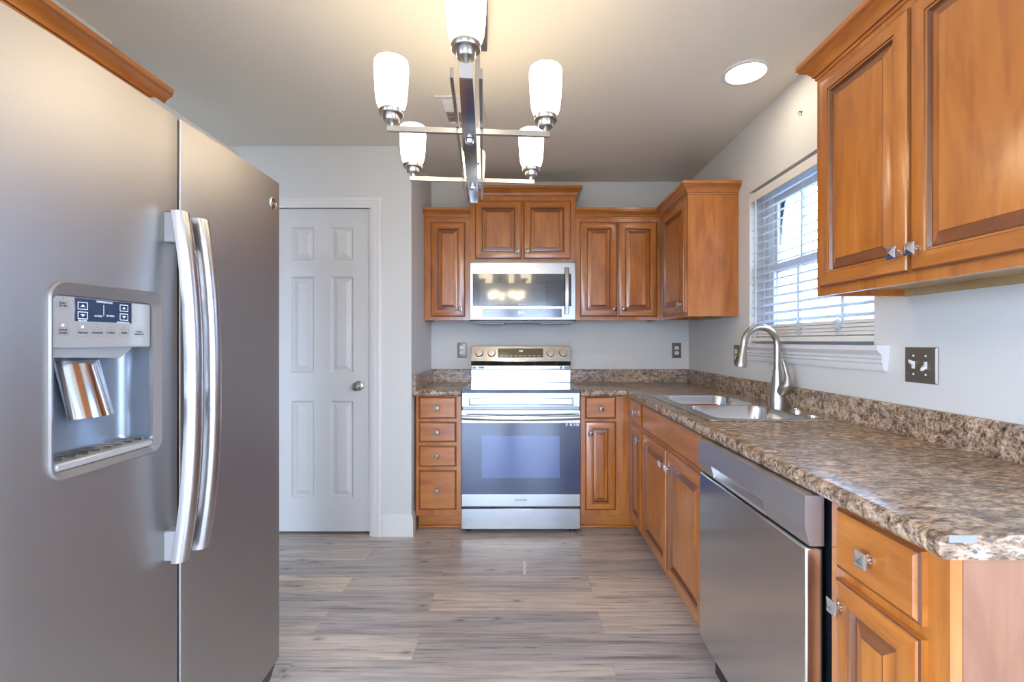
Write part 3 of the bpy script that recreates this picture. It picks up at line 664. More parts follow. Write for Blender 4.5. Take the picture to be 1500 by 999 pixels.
# ------------------------------------------------------------------ sink and faucet
sk = thing('kitchen_sink', ((SKX0+SKX1)/2, (SKY0+SKY1)/2, CT), 'stainless double-bowl sink set in the right countertop', 'sink')
bx0, bx1 = 0.782, 1.150; bY = [(1.868, 2.245), (2.280, 2.657)]
us = [SKX0, bx0, bx1, SKX1]; vs = [SKY0, bY[0][0], bY[0][1], bY[1][0], bY[1][1], SKY1]
ZR = CT+0.005
MB().slab(us, vs, lambda i, j: not (i == 1 and j in (1, 3)), xy, CT+0.0004, ZR).build('rim', 'sink', sk, bevel=0.002)
for (a, b_) in bY:
    cx, cy, wd, ht = (bx0+bx1)/2, (a+b_)/2, bx1-bx0, b_-a; n = 8
    out = []
    base = rrect(0, 0, wd, ht, 0.075, n)
    for (px0, py0) in base:
        k = min((wd/2)/abs(px0) if px0 else 9, (ht/2)/abs(py0) if py0 else 9); out.append((px0*k, py0*k))
    L = [[Vector((cx+p, cy+q, ZR)) for p, q in out], [Vector((cx+p, cy+q, ZR)) for p, q in base]]
    for ins, z, r in ((0.003, ZR-0.004, 0.075), (0.010, CT-0.10, 0.072), (0.016, CT-0.150, 0.07), (0.045, CT-0.175, 0.06)):
        L.append([Vector((cx+p, cy+q, z)) for p, q in rrect(0, 0, wd-2*ins, ht-2*ins, r, n)])
    bn = MB().loft(L, 0, False, True).build('basin', 'sink', sk, smooth=40, recalc=False)
    MB().lathe([(0.045, 0.0005), (0.045, 0.003), (0.032, 0.002), (0.030, -0.002)], (cx, cy, CT-0.175), (0,0,1), 20).build('drain', 'chrome', bn)
fa = thing('faucet', (1.205, 2.215, ZR), 'brushed nickel pull-down gooseneck faucet with a side lever', 'faucet')
fx_, fy_ = 1.205, 2.215
MB().lathe([(0.037, 0), (0.037, 0.004), (0.036, 0.03), (0.033, 0.06), (0.027, 0.10), (0.0205, 0.145), (0.0180, 0.176)], (fx_, fy_, ZR), (0,0,1), 24).build('base_body', 'nickel', fa)
pts = [(fx_, fy_, 1.085), (fx_, fy_, 1.15), (fx_, fy_, 1.20)]
R_ = 0.088; dv = Vector((-1.0, -0.18, 0)).normalized()
for k in range(1, 15):
    a = math.pi*k/14*1.0
    pts.append(Vector((fx_, fy_, 1.205))+dv*(R_-R_*math.cos(a))+Vector((0, 0, R_*math.sin(a))))
end = pts[-1]; dn = (Vector((0,0,-1))+dv*0.16).normalized()
MB().tube(pts, 0.0148, 14).build('spout', 'nickel', fa)
MB().lathe([(0.0178, 0), (0.0182, 0.004), (0.0178, 0.008)], (fx_, fy_, 1.086), (0,0,1), 20).build('collar', 'nickel', fa)
hp = [end+dn*q for q in (0, 0.01, 0.035, 0.070, 0.092, 0.098)]
hd = MB().tube(hp, [0.0150, 0.0160, 0.0175, 0.0225, 0.0255, 0.0245], 18).build('spray_head', 'nickel', fa)
MB().tube([end+dn*0.045+dv*0.019, end+dn*0.06+dv*0.0235, end+dn*0.078+dv*0.026], [0.004, 0.0065, 0.005], 8).build('spray_button', 'black', hd)
hb = Vector((fx_+0.004, fy_, 1.005))
mb = MB(); mb.tube([hb+Vector((0, 0, -0.03)), hb+Vector((0.008, -0.034, -0.004)), hb+Vector((0.012, -0.052, 0.016)), hb+Vector((0.012, -0.060, 0.032))], [0.022, 0.027, 0.027, 0.018], 16)
mb.tube([hb+Vector((0.012, -0.056, 0.022)), hb+Vector((0.012, -0.058, 0.055)), hb+Vector((0.008, -0.052, 0.085)), hb+Vector((0.004, -0.044, 0.118)), hb+Vector((0.002, -0.042, 0.134))], [0.022, 0.013, 0.009, 0.0105, 0.007], 14)
mb.build('lever_handle', 'nickel', fa)
o = MB().lathe([(0.022, 0.0003), (0.022, 0.006), (0.017, 0.010), (0.015, 0.016), (0.003, 0.017)], (1.205, 2.055, ZR), (0,0,1), 20).build('air_gap', 'chrome'); own_base(o, (1.205, 2.055, ZR))
tag(o, 'round raised metal air gap on the sink deck beside the faucet', 'air gap')
o = MB().lathe([(0.024, 0.0003), (0.024, 0.003), (0.018, 0.005), (0.003, 0.0055)], (1.205, 1.945, ZR), (0,0,1), 20).build('hole_cover', 'chrome'); own_base(o, (1.205, 1.945, ZR))
tag(o, 'flat metal hole cover on the sink deck nearest the camera', 'cover')

# ------------------------------------------------------------------ range
rg = thing('range', (0, WB-0.02, 0), 'stainless freestanding electric range between the base cabinets', 'stove')
RF = 3.000; Z = lambda y: CZ-(y-500)/F*RF
X = lambda x: (x-763)/F*RF
hw = 0.379
MB().box(-hw, hw, RF+0.055, 3.585, 0.045, 0.895).build('body', 'steel_dark', rg, bevel=0.002)
MB().box(-hw, hw, RF+0.003, 3.500, 0.895, 0.918).build('cooktop', 'black_glass', rg, bevel=0.002)
# front trim under the cooktop with a long recessed panel
mb = MB(); O = Vector((-hw+0.001, RF, Z(596.5))); wd, ht = 2*hw-0.002, Z(571.5)-Z(596.5)
mb.box(-hw+0.001, hw-0.001, RF+0.004, RF+0.054, Z(596.5), Z(571.5)+0.002)
mb.build('front_trim', 'steel', rg, bevel=0.004)
mb = MB(); rings(mb, (X(687), RF+0.0045, Z(594)), *BACK, X(840)-X(687), Z(582.5)-Z(594), [(0, 0, 0), (0, 0.004, 0), (0.004, 0.005, 0), (0.007, 0.002, 0), (0.008, 0.002, 0)]); mb.build('trim_recess', 'steel', rg, smooth=20)
# oven door
dz_lo, dz_hi = Z(742), Z(600.5)
od = MB().box(-hw, hw, RF, RF+0.045, dz_lo, dz_hi).build('oven_door', 'steel', rg, bevel=0.003)
gz0, gz1 = Z(724), Z(619.5)
MB().box(-hw+0.0005, hw-0.0005, RF-0.0025, RF, gz0, gz1).build('door_glass', 'oven_glass', od, bevel=0.001)
MB().box(X(706), X(820), RF-0.0030, RF-0.0024, Z(700), Z(638.5)).build('oven_window', 'oven_window', od, smooth=0)
mb = MB(); hl = []
for k in range(17):
    q = -1+k/8; hl.append(Vector((q*0.370, RF-0.036-0.014*(1-q*q), Z(610)-0.006*(1-q*q))))
loops = []
for p in hl: loops.append([p+Vector((0, a, b_)) for a, b_ in ((0.009, -0.015), (-0.004, -0.016), (-0.009, -0.008), (-0.009, 0.008), (-0.004, 0.016), (0.009, 0.015))])
mb.loft(loops, 0, True, True)
for s_ in (-1, 1): mb.box(s_*0.358-0.011, s_*0.358+0.011, RF-0.034, RF, Z(610)-0.013, Z(610)+0.013)
mb.build('handle', 'steel', od, smooth=40)
o = lettering('maker_name', [("SAMSUNG", (0, RF-0.0004, Z(732.5)), (1,0,0), (0,0,1), 0.017)], 'grey_plastic', od)
mb = MB()
for cx_, s_ in ((X(830), 0.006), (X(836.2), 0.009), (X(841.5), 0.005), (X(846), 0.009)):
    mb.box(cx_-s_, cx_+s_, RF-0.0033, RF-0.0026, Z(622)-0.008, Z(622)+0.008)
mb.build('printed_icons', 'white_mark', od, smooth=0)
MB().box(-hw, hw, RF+0.0, RF+0.045, Z(775.5), Z(745)).build('storage_drawer', 'steel', rg, bevel=0.003)
for sx in (-0.335, 0.335):
    for yy in (RF+0.06, 3.52):
        MB().lathe([(0.020, 0), (0.020, 0.012), (0.010, 0.014), (0.010, 0.046)], (sx, yy, 0.0005), (0,0,1), 14).build('foot', 'black', rg)
# backguard
BG = 3.500; ZB = lambda y: CZ-(y-500)/F*BG; XG = lambda x: (x-763)/F*BG
gx0, gx1 = XG(690.3), XG(835.7)
mb = MB()
pf = [(BG+0.002, 0.9185), (BG+0.002, ZB(541.5)), (BG+0.030, ZB(541.0)), (BG+0.030, ZB(536)), (BG-0.004, ZB(535.5)), (BG-0.022, ZB(529)), (BG+0.012, ZB(507)), (BG+0.085, ZB(507)+0.003), (BG+0.085, 0.9185)]
mb.loft([[Vector((gx, a, b_)) for a, b_ in pf] for gx in (gx0, gx1)], 0, True, True)
bg = mb.build('backguard', 'steel', rg, bevel=0.002)
# control face frame: sloped plane
p0 = Vector((0, BG-0.022, ZB(529))); p1 = Vector((0, BG+0.012, ZB(507))); uz = (p1-p0).normalized(); un = Vector((1,0,0)).cross(uz); 
def CP(x, fr_, d=0.0): return Vector((XG(x), 0, 0))+p0+(p1-p0)*fr_+un*d
mb = MB(); a = CP(729.5, 0.22); b_ = CP(795.6, 0.22); rings(mb, a, Vector((1,0,0)), uz, un, (b_-a).length, (p1-p0).length*0.62, [(0, 0, 0), (0, 0.002, 0), (0.002, 0.0026, 0)]); mb.build('display', 'display', bg, smooth=0)
lettering('clock_digits', [("8:31", CP(763.5, 0.66, 0.0030), (1,0,0), uz, 0.017)], 'clock', bg)
mb = MB()
for k in range(9):
    q = CP(735+k*6.8, 0.36, 0.0027); mb.box(q.x-0.009, q.x+0.009, q.y-0.0003, q.y+0.0003, q.z-0.0012, q.z+0.0012)
mb.build('display_print', 'ivory', bg, smooth=0)
for kx in (702.2, 720.2, 806, 824.4):
    mb = MB(); c = CP(kx, 0.52); mb.lathe([(0.030, 0.0005), (0.030, 0.003), (0.0275, 0.005), (0.026, 0.020), (0.024, 0.0225), (0.002, 0.0228)], c, un, 24)
    q = c+un*0.0226; l_ = [q+Vector((s1*0.004, 0, 0))+uz*(s2*0.022) for s1, s2 in ((-1,-1),(1,-1),(1,1),(-1,1))]
    mb.loft([l_, [p+un*0.008 for p in l_]], 0, True, True); mb.build('knob', 'steel', bg)
for x0_, x1_ in ((691.5, 697), (700, 709), (820, 824), (827, 835)):
    MB().box(XG(x0_), XG(x1_), BG+0.012, BG+0.028, ZB(540.0), ZB(537)).build('vent_louvre', 'grey_plastic', bg, smooth=0)
# burner rings printed on the glass
for cx_, cy_, r_ in ((-0.19, 3.16, 0.10), (0.19, 3.16, 0.12), (-0.19, 3.38, 0.08), (0.19, 3.38, 0.09)):
    lp = [[Vector((cx_+rr*math.cos(2*math.pi*k/40), cy_+rr*math.sin(2*math.pi*k/40), 0.9184)) for k in range(40)] for rr in (r_, r_-0.002)]
    MB().loft(lp, 0, False, False).build('burner_mark', 'grey_plastic', rg, smooth=0)

# ------------------------------------------------------------------ microwave
MF = 3.270; ZM = lambda y: CZ-(y-500)/F*MF; XM = lambda x: (x-763)/F*MF
mwx0, mwx1 = XM(687.8), XM(843.4)
mw = thing('microwave', ((mwx0+mwx1)/2, WB-0.01, ZM(469)), 'stainless over-the-range microwave under the raised cabinet', 'microwave')
MB().box(mwx0+0.004, mwx1-0.004, MF+0.045, WB-0.006, ZM(469)+0.006, 1.7865).build('body', 'steel_dark', mw, bevel=0.002)
md = MB().box(mwx0, mwx1, MF, MF+0.044, ZM(469), ZM(384.3)).build('door', 'steel_micro', mw, bevel=0.004)
MB().box(XM(692.5), XM(837), MF-0.002, MF+0.001, ZM(448.5), ZM(401)).build('door_glass', 'black_glass', md, bevel=0.0015)
MB().box(XM(702), XM(800), MF-0.0024, MF-0.0019, ZM(446), ZM(415)).build('door_window', plain('microwave_screen', (0.035, 0.035, 0.036, 1), 0.06, 0, 1.0), md, smooth=0)
lettering('maker_name', [("SAMSUNG", (XM(765.5), MF-0.0022, ZM(446)), (1,0,0), (0,0,1), 0.013)], 'white_mark', md)
cp = MB().box(XM(707), XM(823), MF-0.002, MF+0.001, ZM(465), ZM(452.3)).build('control_panel', 'blue_panel', mw, bevel=0.001)
mb = MB()
for k in range(24):
    xx = XM(710+k*4.7); 
    if 755 < 710+k*4.7 < 770: continue
    MB().box(xx-0.004, xx+0.004, MF-0.0025, MF-0.0019, ZM(455.8)-0.0018, ZM(455.8)+0.0018).build('key_mark', 'grey_plastic', cp, smooth=0)
    MB().box(xx-0.004, xx+0.004, MF-0.0025, MF-0.0019, ZM(459.8)-0.0018, ZM(459.8)+0.0018).build('key_mark', 'grey_plastic', cp, smooth=0)
lettering('clock_digits', [("8:31", (XM(763), MF-0.0022, ZM(458)), (1,0,0), (0,0,1), 0.022)], 'clock', cp)
mb = MB(); loops = []
for k in range(13):
    q = -1+k/6; zz = (ZM(392.5)+ZM(460))/2+q*(ZM(392.5)-ZM(460))/2
    loops.append([Vector((XM(829.6)+a, MF-0.030-0.016*(1-q*q)+b_, zz)) for a, b_ in ((-0.015, 0.006), (-0.015, -0.003), (-0.010, -0.008), (0.010, -0.008), (0.015, -0.003), (0.015, 0.006))])
mb.loft(loops, 0, True, True)
for zz in (ZM(395.5), ZM(457)): mb.box(XM(829.6)-0.010, XM(829.6)+0.010, MF-0.030, MF, zz-0.008, zz+0.008)
mb.build('handle', 'steel', md, smooth=40)
MB().box(mwx0+0.012, mwx1-0.012, MF+0.05, WB-0.03, 1.356, 1.3745).build('vent_base', 'grey_plastic', mw, bevel=0.003)
for a, b_ in ((700, 738), (792, 833)):
    MB().box(XM(a), XM(b_), MF+0.06, WB-0.10, 1.3495, 1.3555).build('grease_filter', 'steel_dark', mw, bevel=0.002)

# ------------------------------------------------------------------ dishwasher
dw = thing('dishwasher', (1.0, 1.40, 0), 'stainless dishwasher under the counter between sink cabinet and end cabinet', 'dishwasher')
W0, W1, WF = 1.078, 1.722, 0.650
MB().box(0.712, 1.255, W0-0.010, W1+0.004, 0.010, 0.866).build('tub', 'black', dw, bevel=0.003)
MB().box(0.762, 0.780, W0, W1, 0.0, 0.10).build('kick_plate', 'black', dw, smooth=0)
dd = MB().box(WF+0.003, 0.694, W0+0.003, W1-0.001, 0.148, 0.752).build('door', 'steel_washer', dw, bevel=0.005, seg=3)
# control band with a pocket handle scooped into its lower half
HY0, HY1 = 1.268, 1.612
full = [(WF, 0.872), (WF, 0.800), (WF+0.011, 0.757), (0.694, 0.757), (0.694, 0.872)]
cut = [(WF, 0.872), (WF, 0.800), (WF+0.003, 0.797), (0.694, 0.797), (0.694, 0.872)]
mb = MB()
for pf_, a_, b_ in ((full, W0, HY0), (cut, HY0, HY1), (full, HY1, W1)):
    mb.loft([[Vector((q[0], yy, q[1])) for q in pf_] for yy in (a_, b_)], 0, True, True)
mb.build('control_band', 'steel_band', dw, smooth=0)
mb = MB()
sec = [(WF+0.036, 0.7965), (WF+0.030, 0.780), (WF+0.020, 0.768), (WF+0.013, 0.764), (WF+0.010, 0.757), (WF+0.040, 0.757), (WF+0.043, 0.7965)]
mb.loft([[Vector((a, yy, b_)) for a, b_ in sec] for yy in (HY0, HY1)], 0, True, True)
mb.build('pocket_handle', 'steel_band', dw, smooth=30)

# ------------------------------------------------------------------ refrigerator
FR = -0.839
fr = thing('refrigerator', (-1.25, 1.20, 0), 'large stainless side-by-side refrigerator with through-door dispenser', 'refrigerator')
FY0, FYS, FY1 = 0.742, 1.163, 1.648
MB().box(LX+0.03, -0.925, FY0+0.006, FY1-0.006, 0.03, 1.768).build('case', 'grey_plastic', fr, bevel=0.004)
for yy in (FY0+0.06, FY1-0.06):
    for xx in (-1.0, LX+0.10): MB().lathe([(0.022, 0), (0.022, 0.010), (0.010, 0.012), (0.010, 0.032)], (xx, yy, 0.0005), (0,0,1), 12).build('foot', 'black', fr)
mb = MB(); pf = [(-0.93, 0.115), (-0.862, 0.115), (-0.858, 0.100), (-0.875, 0.045), (-0.93, 0.035)]
mb.loft([[Vector((a, yy, b_)) for a, b_ in pf] for yy in (FY0+0.004, FY1-0.004)], 0, True, True); mb.build('kick_grille', 'black', fr, smooth=20)
MB().box(-1.05, -0.885, 1.14, 1.475, 1.769, 1.818).build('hinge_cover', 'grey_plastic', fr, bevel=0.004)
def fridge_door(name, y0, y1, hole=None):
    z0, z1 = 0.122, 1.776; ym = (y0+y1)/2; r = 0.004
    def front(y):
        q = (y-ym)/((y1-y0)/2); d = 0.005*q*q
        e = min(y-y0, y1-y)
        if e < r: d += r-math.sqrt(max(r*r-(r-e)**2, 0))
        return FR-d
    ys_ = [y0+r*(1-math.cos(math.pi/2*k/5)) for k in range(6)]+[y1-r*(1-math.cos(math.pi/2*k/5)) for k in range(6)]
    ys_ += [y0+r+(y1-y0-2*r)*k/12 for k in range(1, 12)]
    zs_ = [z0, z1]
    if hole: ys_ = [y for y in ys_ if not (hole[0]-0.008 < y < hole[1]+0.008)]+[hole[0], hole[1]]; zs_ += [hole[2], hole[3]]
    ys_ = sorted(ys_); zs_ = sorted(zs_)
    P = lambda u, v, w: Vector((front(u) if w else -0.918, u, v))
    kp = lambda i, j: not (hole and hole[0]-1e-6 <= ys_[i] < hole[1]-1e-6 and hole[2]-1e-6 <= zs_[j] < hole[3]-1e-6)
    return MB().slab(ys_, zs_, kp, P, 0, 1).build(name, 'steel_fridge', fr, smooth=50)
DYa, DYb, DZa, DZb = 0.833, 1.097, 0.972, 1.334
ld = fridge_door('freezer_door', FY0, FYS-0.004, (DYa+0.014, DYb-0.014, DZa+0.014, DZb-0.020))
rd = fridge_door('fresh_food_door', FYS+0.004, FY1)
def fr_handle(yc, par):
    zt, zb = 1.536, 0.702; loops = []; n = 28
    for k in range(n+1):
        q = -1+2*k/n; z = zb+(zt-zb)*k/n; x = FR+0.026+0.032*(1-abs(q)**2.4)
        wd = 0.019+0.001*(1-q*q); sec = [(-wd, -0.012), (-wd, 0.002), (-wd*0.75, 0.010), (-wd*0.3, 0.0135), (wd*0.3, 0.0135), (wd*0.75, 0.010), (wd, 0.002), (wd, -0.012)]
        loops.append([Vector((x+b_, yc+a, z)) for a, b_ in sec])
    h = MB().loft(loops, 0, True, True).build('handle', 'handle_steel', par, smooth=45)
    for z0_, z1_ in ((zt-0.075, zt-0.004), (zb+0.004, zb+0.075)):
        MB().box(FR-0.012, FR+0.030, yc-0.016, yc+0.016, z0_, z1_).build('handle_mount', 'grey_plastic', par, bevel=0.003)
MB().box(-0.92, FR-0.0085, FYS-0.0036, FYS+0.0036, 0.124, 1.772).build('gap_shade_strip', 'black', fr, smooth=0)  # black strip set between the doors to stand for the gap's shade
fr_handle(1.128, ld); fr_handle(1.200, rd)
mb = MB(); mb.lathe([(0.021, 0), (0.021, 0.003), (0.018, 0.0045), (0.017, 0.0035), (0.002, 0.0035)], (FR-0.0045, 1.600, 1.694), (1,0,0), 28)
eb = mb.build('emblem', 'chrome', rd)
mb = MB(); pts = [(FR-0.0003, 1.600+0.010*math.cos(a)*(0.4+a/9), 1.694+0.010*math.sin(a)*(0.4+a/9)) for a in [k*0.35 for k in range(20)]]
mb.tube(pts, 0.0010, 6); mb.build('emblem_script', 'steel_dark', rd)
# dispenser
def dl(y0, y1, z0, z1, r, x, arch=0.0):
    cy, cz = (y0+y1)/2, (z0+z1)/2; out = []
    for a, b_ in rrect(cy, cz, y1-y0, z1-z0, r, 7):
        q = (a-cy)/((y1-y0)/2)
        out.append(Vector((x, a, b_+(arch*(1-q*q) if b_ > cz else 0))))
    return out
mb = MB()
mb.loft([dl(DYa, DYb, DZa, DZb, 0.030, FR-0.012, 0.010), dl(DYa, DYb, DZa, DZb, 0.030, FR+0.003, 0.010), dl(DYa+0.003, DYb-0.003, DZa+0.003, DZb-0.003, 0.028, FR+0.006, 0.010),
         dl(DYa+0.013, DYb-0.020, DZa+0.016, DZb-0.022, 0.016, FR-0.002, 0.0), dl(DYa+0.014, DYb-0.021, DZa+0.017, DZb-0.023, 0.015, FR-0.010, 0.0)], 0, False, False)
dp = mb.build('dispenser_frame', 'frame_grey', fr, smooth=40, recalc=False)
iy0, iy1, iz0, iz1 = DYa+0.013, DYb-0.020, DZa+0.016, DZb-0.022
mb = MB(); mb.loft([dl(iy0, iy1, iz0, iz1, 0.014, FR-0.008), dl(iy0+0.001, iy1-0.001, iz0+0.001, iz1-0.001, 0.014, FR-0.045), dl(iy0+0.006, iy1-0.006, iz0+0.004, iz1-0.004, 0.02, FR-0.062), dl(iy0+0.03, iy1-0.03, iz0+0.008, iz1-0.008, 0.03, FR-0.074)], 0, False, True)
mb.build('dispenser_recess', 'recess', fr, smooth=60, recalc=False)
PZ = 1.213
pn = MB().box(FR-0.060, FR-0.005, iy0+0.001, iy1-0.003, PZ, iz1-0.001).build('dispenser_panel', 'panel_grey', fr, bevel=0.003)
fx0 = FR-0.0048
def py(px): return -(FR)*F/ (763-px)   # depth on the door plane for a pixel column
def pz(px, y): return CZ-(y-500)/F*py(px)
ds = MB().box(fx0-0.002, fx0+0.0006, py(113), py(196), pz(155, 472), pz(155, 440)).build('display_panel', 'blue_panel', pn, bevel=0.0008)
yx = (0,1,0); zx = (0,0,1); lx = fx0+0.0010
for cpx, cy, up in ((124.5, 448, 1), (124.5, 462, -1), (184.5, 451.5, 1), (184.5, 464.5, -1)):
    mb = MB(); yy, zz = py(cpx), pz(cpx, cy); w_, h_ = 0.0105, 0.0072
    mb2 = [(yy-w_, zz-h_), (yy+w_, zz-h_), (yy+w_, zz+h_), (yy-w_, zz+h_)]
    mb.loft([[Vector((lx-0.0003, a, b_)) for a, b_ in mb2], [Vector((lx-0.0003, yy+(a-yy)*0.86, zz+(b_-zz)*0.80)) for a, b_ in mb2]], 0, False, False)
    mb.face([mb.vert((lx-0.0002, yy-0.005, zz-0.0022*up)), mb.vert((lx-0.0002, yy+0.005, zz-0.0022*up)), mb.vert((lx-0.0002, yy, zz+0.003*up))], 0)
    mb.build('arrow_key', 'white_mark', pn, smooth=0)
MB().box(lx-0.0006, lx-0.0002, py(155)-0.0006, py(155)+0.0006, pz(155, 463), pz(155, 447)).build('display_divider', 'white_mark', pn, smooth=0)
lettering('display_print', [("TEMPERATURE", (lx, py(156), pz(156, 443)), yx, zx, 0.0058), ("ACTUAL", (lx, py(147), pz(147, 463)), yx, zx, 0.0046), ("SETTING", (lx, py(164.5), pz(164.5, 463)), yx, zx, 0.0046),
                            ("FREEZER", (lx, py(124), pz(124, 470)), yx, zx, 0.0048), ("REFRIGERATOR", (lx, py(183), pz(183, 472.5)), yx, zx, 0.0044)], 'white_mark', pn)
keys = [("RESET\nFILTER", 96, 446), ("DOOR\nALARM", 96, 485.5), ("WATER", 124.7, 487.5), ("CRUSHED", 146, 487.5), ("CUBED", 165.5, 487.5), ("LIGHT", 185, 487.5), ("LOCK\nCONTROL", 207, 488)]
for kx, (s_, cpx, cy) in enumerate(keys):
    yy, zz = py(cpx), pz(cpx, cy); mb = MB(); w_, h_ = 0.0115, 0.0072; q = [(yy-w_, zz-h_), (yy+w_, zz-h_), (yy+w_, zz+h_), (yy-w_, zz+h_)]
    mb.loft([[Vector((lx-0.0007, a, b_)) for a, b_ in q], [Vector((lx-0.0007, yy+(a-yy)*0.93, zz+(b_-zz)*0.89)) for a, b_ in q]], 0, False, False)
    kb = mb.build('key_outline', 'grey_plastic', pn, smooth=0)
    bmn = lettering('key_print', [(s_, (lx-0.0006, yy, zz), yx, zx, 0.0052 if '\n' in s_ else 0.0056)], 'dark_mark', pn)
    lm = 'led_red' if kx == 1 else 'led_green' if kx == 2 else 'dark_mark'
    MB().lathe([(0.0026 if kx in (1, 2) else 0.001, 0), (0.0014 if kx in (1, 2) else 0.0008, 0.0006)], (lx-0.0008, yy, zz+0.0115), (1,0,0), 10).build('indicator', lm, pn)
# nozzle housing, paddle and tray
MB().loft([[Vector((FR-0.012+a*0, y_, z_)) for y_, z_ in ((iy0+0.004, PZ), (iy0+0.004, PZ-0.016), (1.00, PZ-0.022), (1.03, PZ-0.002), (1.03, PZ))], [Vector((FR-0.07, y_, z_)) for y_, z_ in ((iy0+0.004, PZ), (iy0+0.004, PZ-0.016), (1.00, PZ-0.022), (1.03, PZ-0.002), (1.03, PZ))]], 0, True, True).build('nozzle_housing', 'grey_plastic', fr, smooth=0)
loops = []
for k in range(9):
    t_ = k/8; zc = 1.188-0.113*t_; xc_ = FR-0.062+0.030*t_; wd = 0.046+0.001*t_
    loops.append([Vector((xc_+0.026*math.cos(math.radians(-90+180*j/16))-0.0, 0.953+wd*math.sin(math.radians(-90+180*j/16)), zc)) for j in range(17)]+[Vector((xc_-0.006, 0.953+wd*0.9, zc)), Vector((xc_-0.006, 0.953-wd*0.9, zc))])
MB().loft(loops, 0, True, True).build('paddle', 'chrome', fr, smooth=50)
tr = MB().box(FR-0.068, FR+0.002, iy0+0.003, iy1-0.004, iz0+0.001, iz0+0.016).build('drip_tray', 'panel_grey', fr, bevel=0.004)
for k in range(8):
    yy = iy0+0.020+k*0.0262
    MB().tube([(FR-0.056, yy-0.004, iz0+0.0175), (FR-0.012, yy+0.010, iz0+0.0175)], 0.0052, 8).build('tray_bar', 'chrome', tr)

# ------------------------------------------------------------------ chandelier
CC = Vector((-0.160, 1.52, 0)); A_ = Vector((-0.080, 1.0, 0)).normalized(); B_ = Vector((A_.y, -A_.x, 0)); ZU = Vector((0,0,1))
ch = thing('chandelier', (CC.x, CC.y, CEIL), 'brushed nickel six-light chandelier with frosted white glass shades', 'chandelier')
def C_(a, b_, z): return CC+A_*a+B_*b_+ZU*z
def obox(mb, a0, a1, b0, b1, z0, z1):
    mb.loft([[C_(a0,b0,z), C_(a0,b1,z), C_(a1,b1,z), C_(a1,b0,z)] for z in (z0, z1)], 0, True, True); return mb
obox(MB(), -0.44, 0.44, -0.055, 0.055, CEIL-0.024, CEIL-0.0005).build('canopy', 'nickel', ch, bevel=0.004)
obox(MB(), -0.008, 0.008, -0.0+0.012, 0.028, 1.799, CEIL-0.023).build('stem', 'nickel', ch, bevel=0.001)
L_ = 0.468
for s_ in (-1, 1):
    obox(MB(), -0.455, 0.455, s_*0.033-0.004, s_*0.033+0.004, 1.822, 1.845).build('rail', 'nickel', ch, smooth=0)
mb = MB(); lo = []
def arch(q): return 1.788+0.024*abs(q)**2.0
for k in range(25):
    q = -1+k/12; z = arch(q)
    wq = 0.015+0.005*(1-q*q)
    lo.append([C_(q*L_, -wq, z), C_(q*L_, wq, z), C_(q*L_, wq, z+0.011), C_(q*L_, -wq, z+0.011)])
mb.loft(lo, 0, True, True)
for s_ in (-1, 1): obox(mb, s_*L_-0.006, s_*L_+0.006, -0.015, 0.015, 1.812, 1.846)
mb.build('arched_bar', 'chrome', ch, smooth=30)
for a in (-0.20, 0.20): MB().lathe([(0.004, -0.014), (0.010, -0.012), (0.012, -0.006), (0.012, -0.001), (0.007, 0.002)], C_(a, 0, arch(a/L_)), (0,0,1), 20).build('fastener_knob', 'chrome', ch)
for a in (-0.20, 0.20):
    obox(MB(), a-0.0065, a+0.0065, -0.226, 0.226, 1.806, 1.821).build('cross_arm', 'nickel', ch, bevel=0.001)
def light(a, b_, z):
    """socket cup, glass shade and the stub that carries them"""
    c = C_(a, b_, 0)
    mb = MB(); mb.lathe([(0.007, z-0.002), (0.007, z+0.012), (0.020, z+0.013), (0.022, z+0.016), (0.022, z+0.030), (0.032, z+0.031), (0.0335, z+0.034), (0.0335, z+0.043), (0.030, z+0.046)], c, (0,0,1), 24, 0, True, True)
    mb.build('socket_cup', 'nickel', ch)
    prof = [(0.022, z+0.0463), (0.029, z+0.047), (0.037, z+0.055), (0.0410, z+0.070), (0.0435, z+0.095), (0.0460, z+0.140), (0.0468, z+0.168), (0.0445, z+0.178), (0.041, z+0.178), (0.043, z+0.166), (0.042, z+0.14), (0.0395, z+0.095), (0.037, z+0.072), (0.032, z+0.061), (0.022, z+0.054)]
    MB().lathe(prof, c, (0,0,1), 28, 0, True, True).build('glass_shade', 'shade', ch, smooth=60)
for a in (-0.20, 0.20):
    for b_ in (-0.215, 0.215): light(a, b_, 1.821)
for a in (-L_, L_): light(a, 0, 1.846)

# ------------------------------------------------------------------ ceiling and wall fittings
rl = thing('recessed_light', (1.026, 2.15, CEIL), 'round recessed ceiling light above the sink', 'ceiling light')
MB().lathe([(0.104, -0.0005), (0.104, -0.004), (0.096, -0.009), (0.086, -0.009), (0.082, -0.004), (0.082, -0.0008)], (1.026, 2.15, CEIL), (0,0,1), 40, 0, False, False).build('trim_ring', 'white_paint', rl)
MB().lathe([(0.0815, -0.0012), (0.0815, -0.0040), (0.060, -0.0055), (0.003, -0.0060)], (1.026, 2.15, CEIL), (0,0,1), 32, 0, True, True).build('lens', 'can', rl)
vx0, vx1, vy0, vy1 = -0.432, -0.190, 2.350, 2.660
vt = thing('ceiling_vent', ((vx0+vx1)/2, (vy0+vy1)/2, CEIL), 'white louvred air vent in the ceiling behind the chandelier', 'vent')
vs_ = [vx0, vx0+0.030, vx1-0.030, vx1]; vv = [vy0, vy0+0.03, (vy0+vy1)/2-0.006, (vy0+vy1)/2+0.006, vy1-0.03, vy1]
MB().slab(vs_, vv, lambda i, j: not (i == 1 and j in (1, 3)), xy, CEIL-0.0005, CEIL-0.008).build('vent_frame', 'white_paint', vt, bevel=0.002)
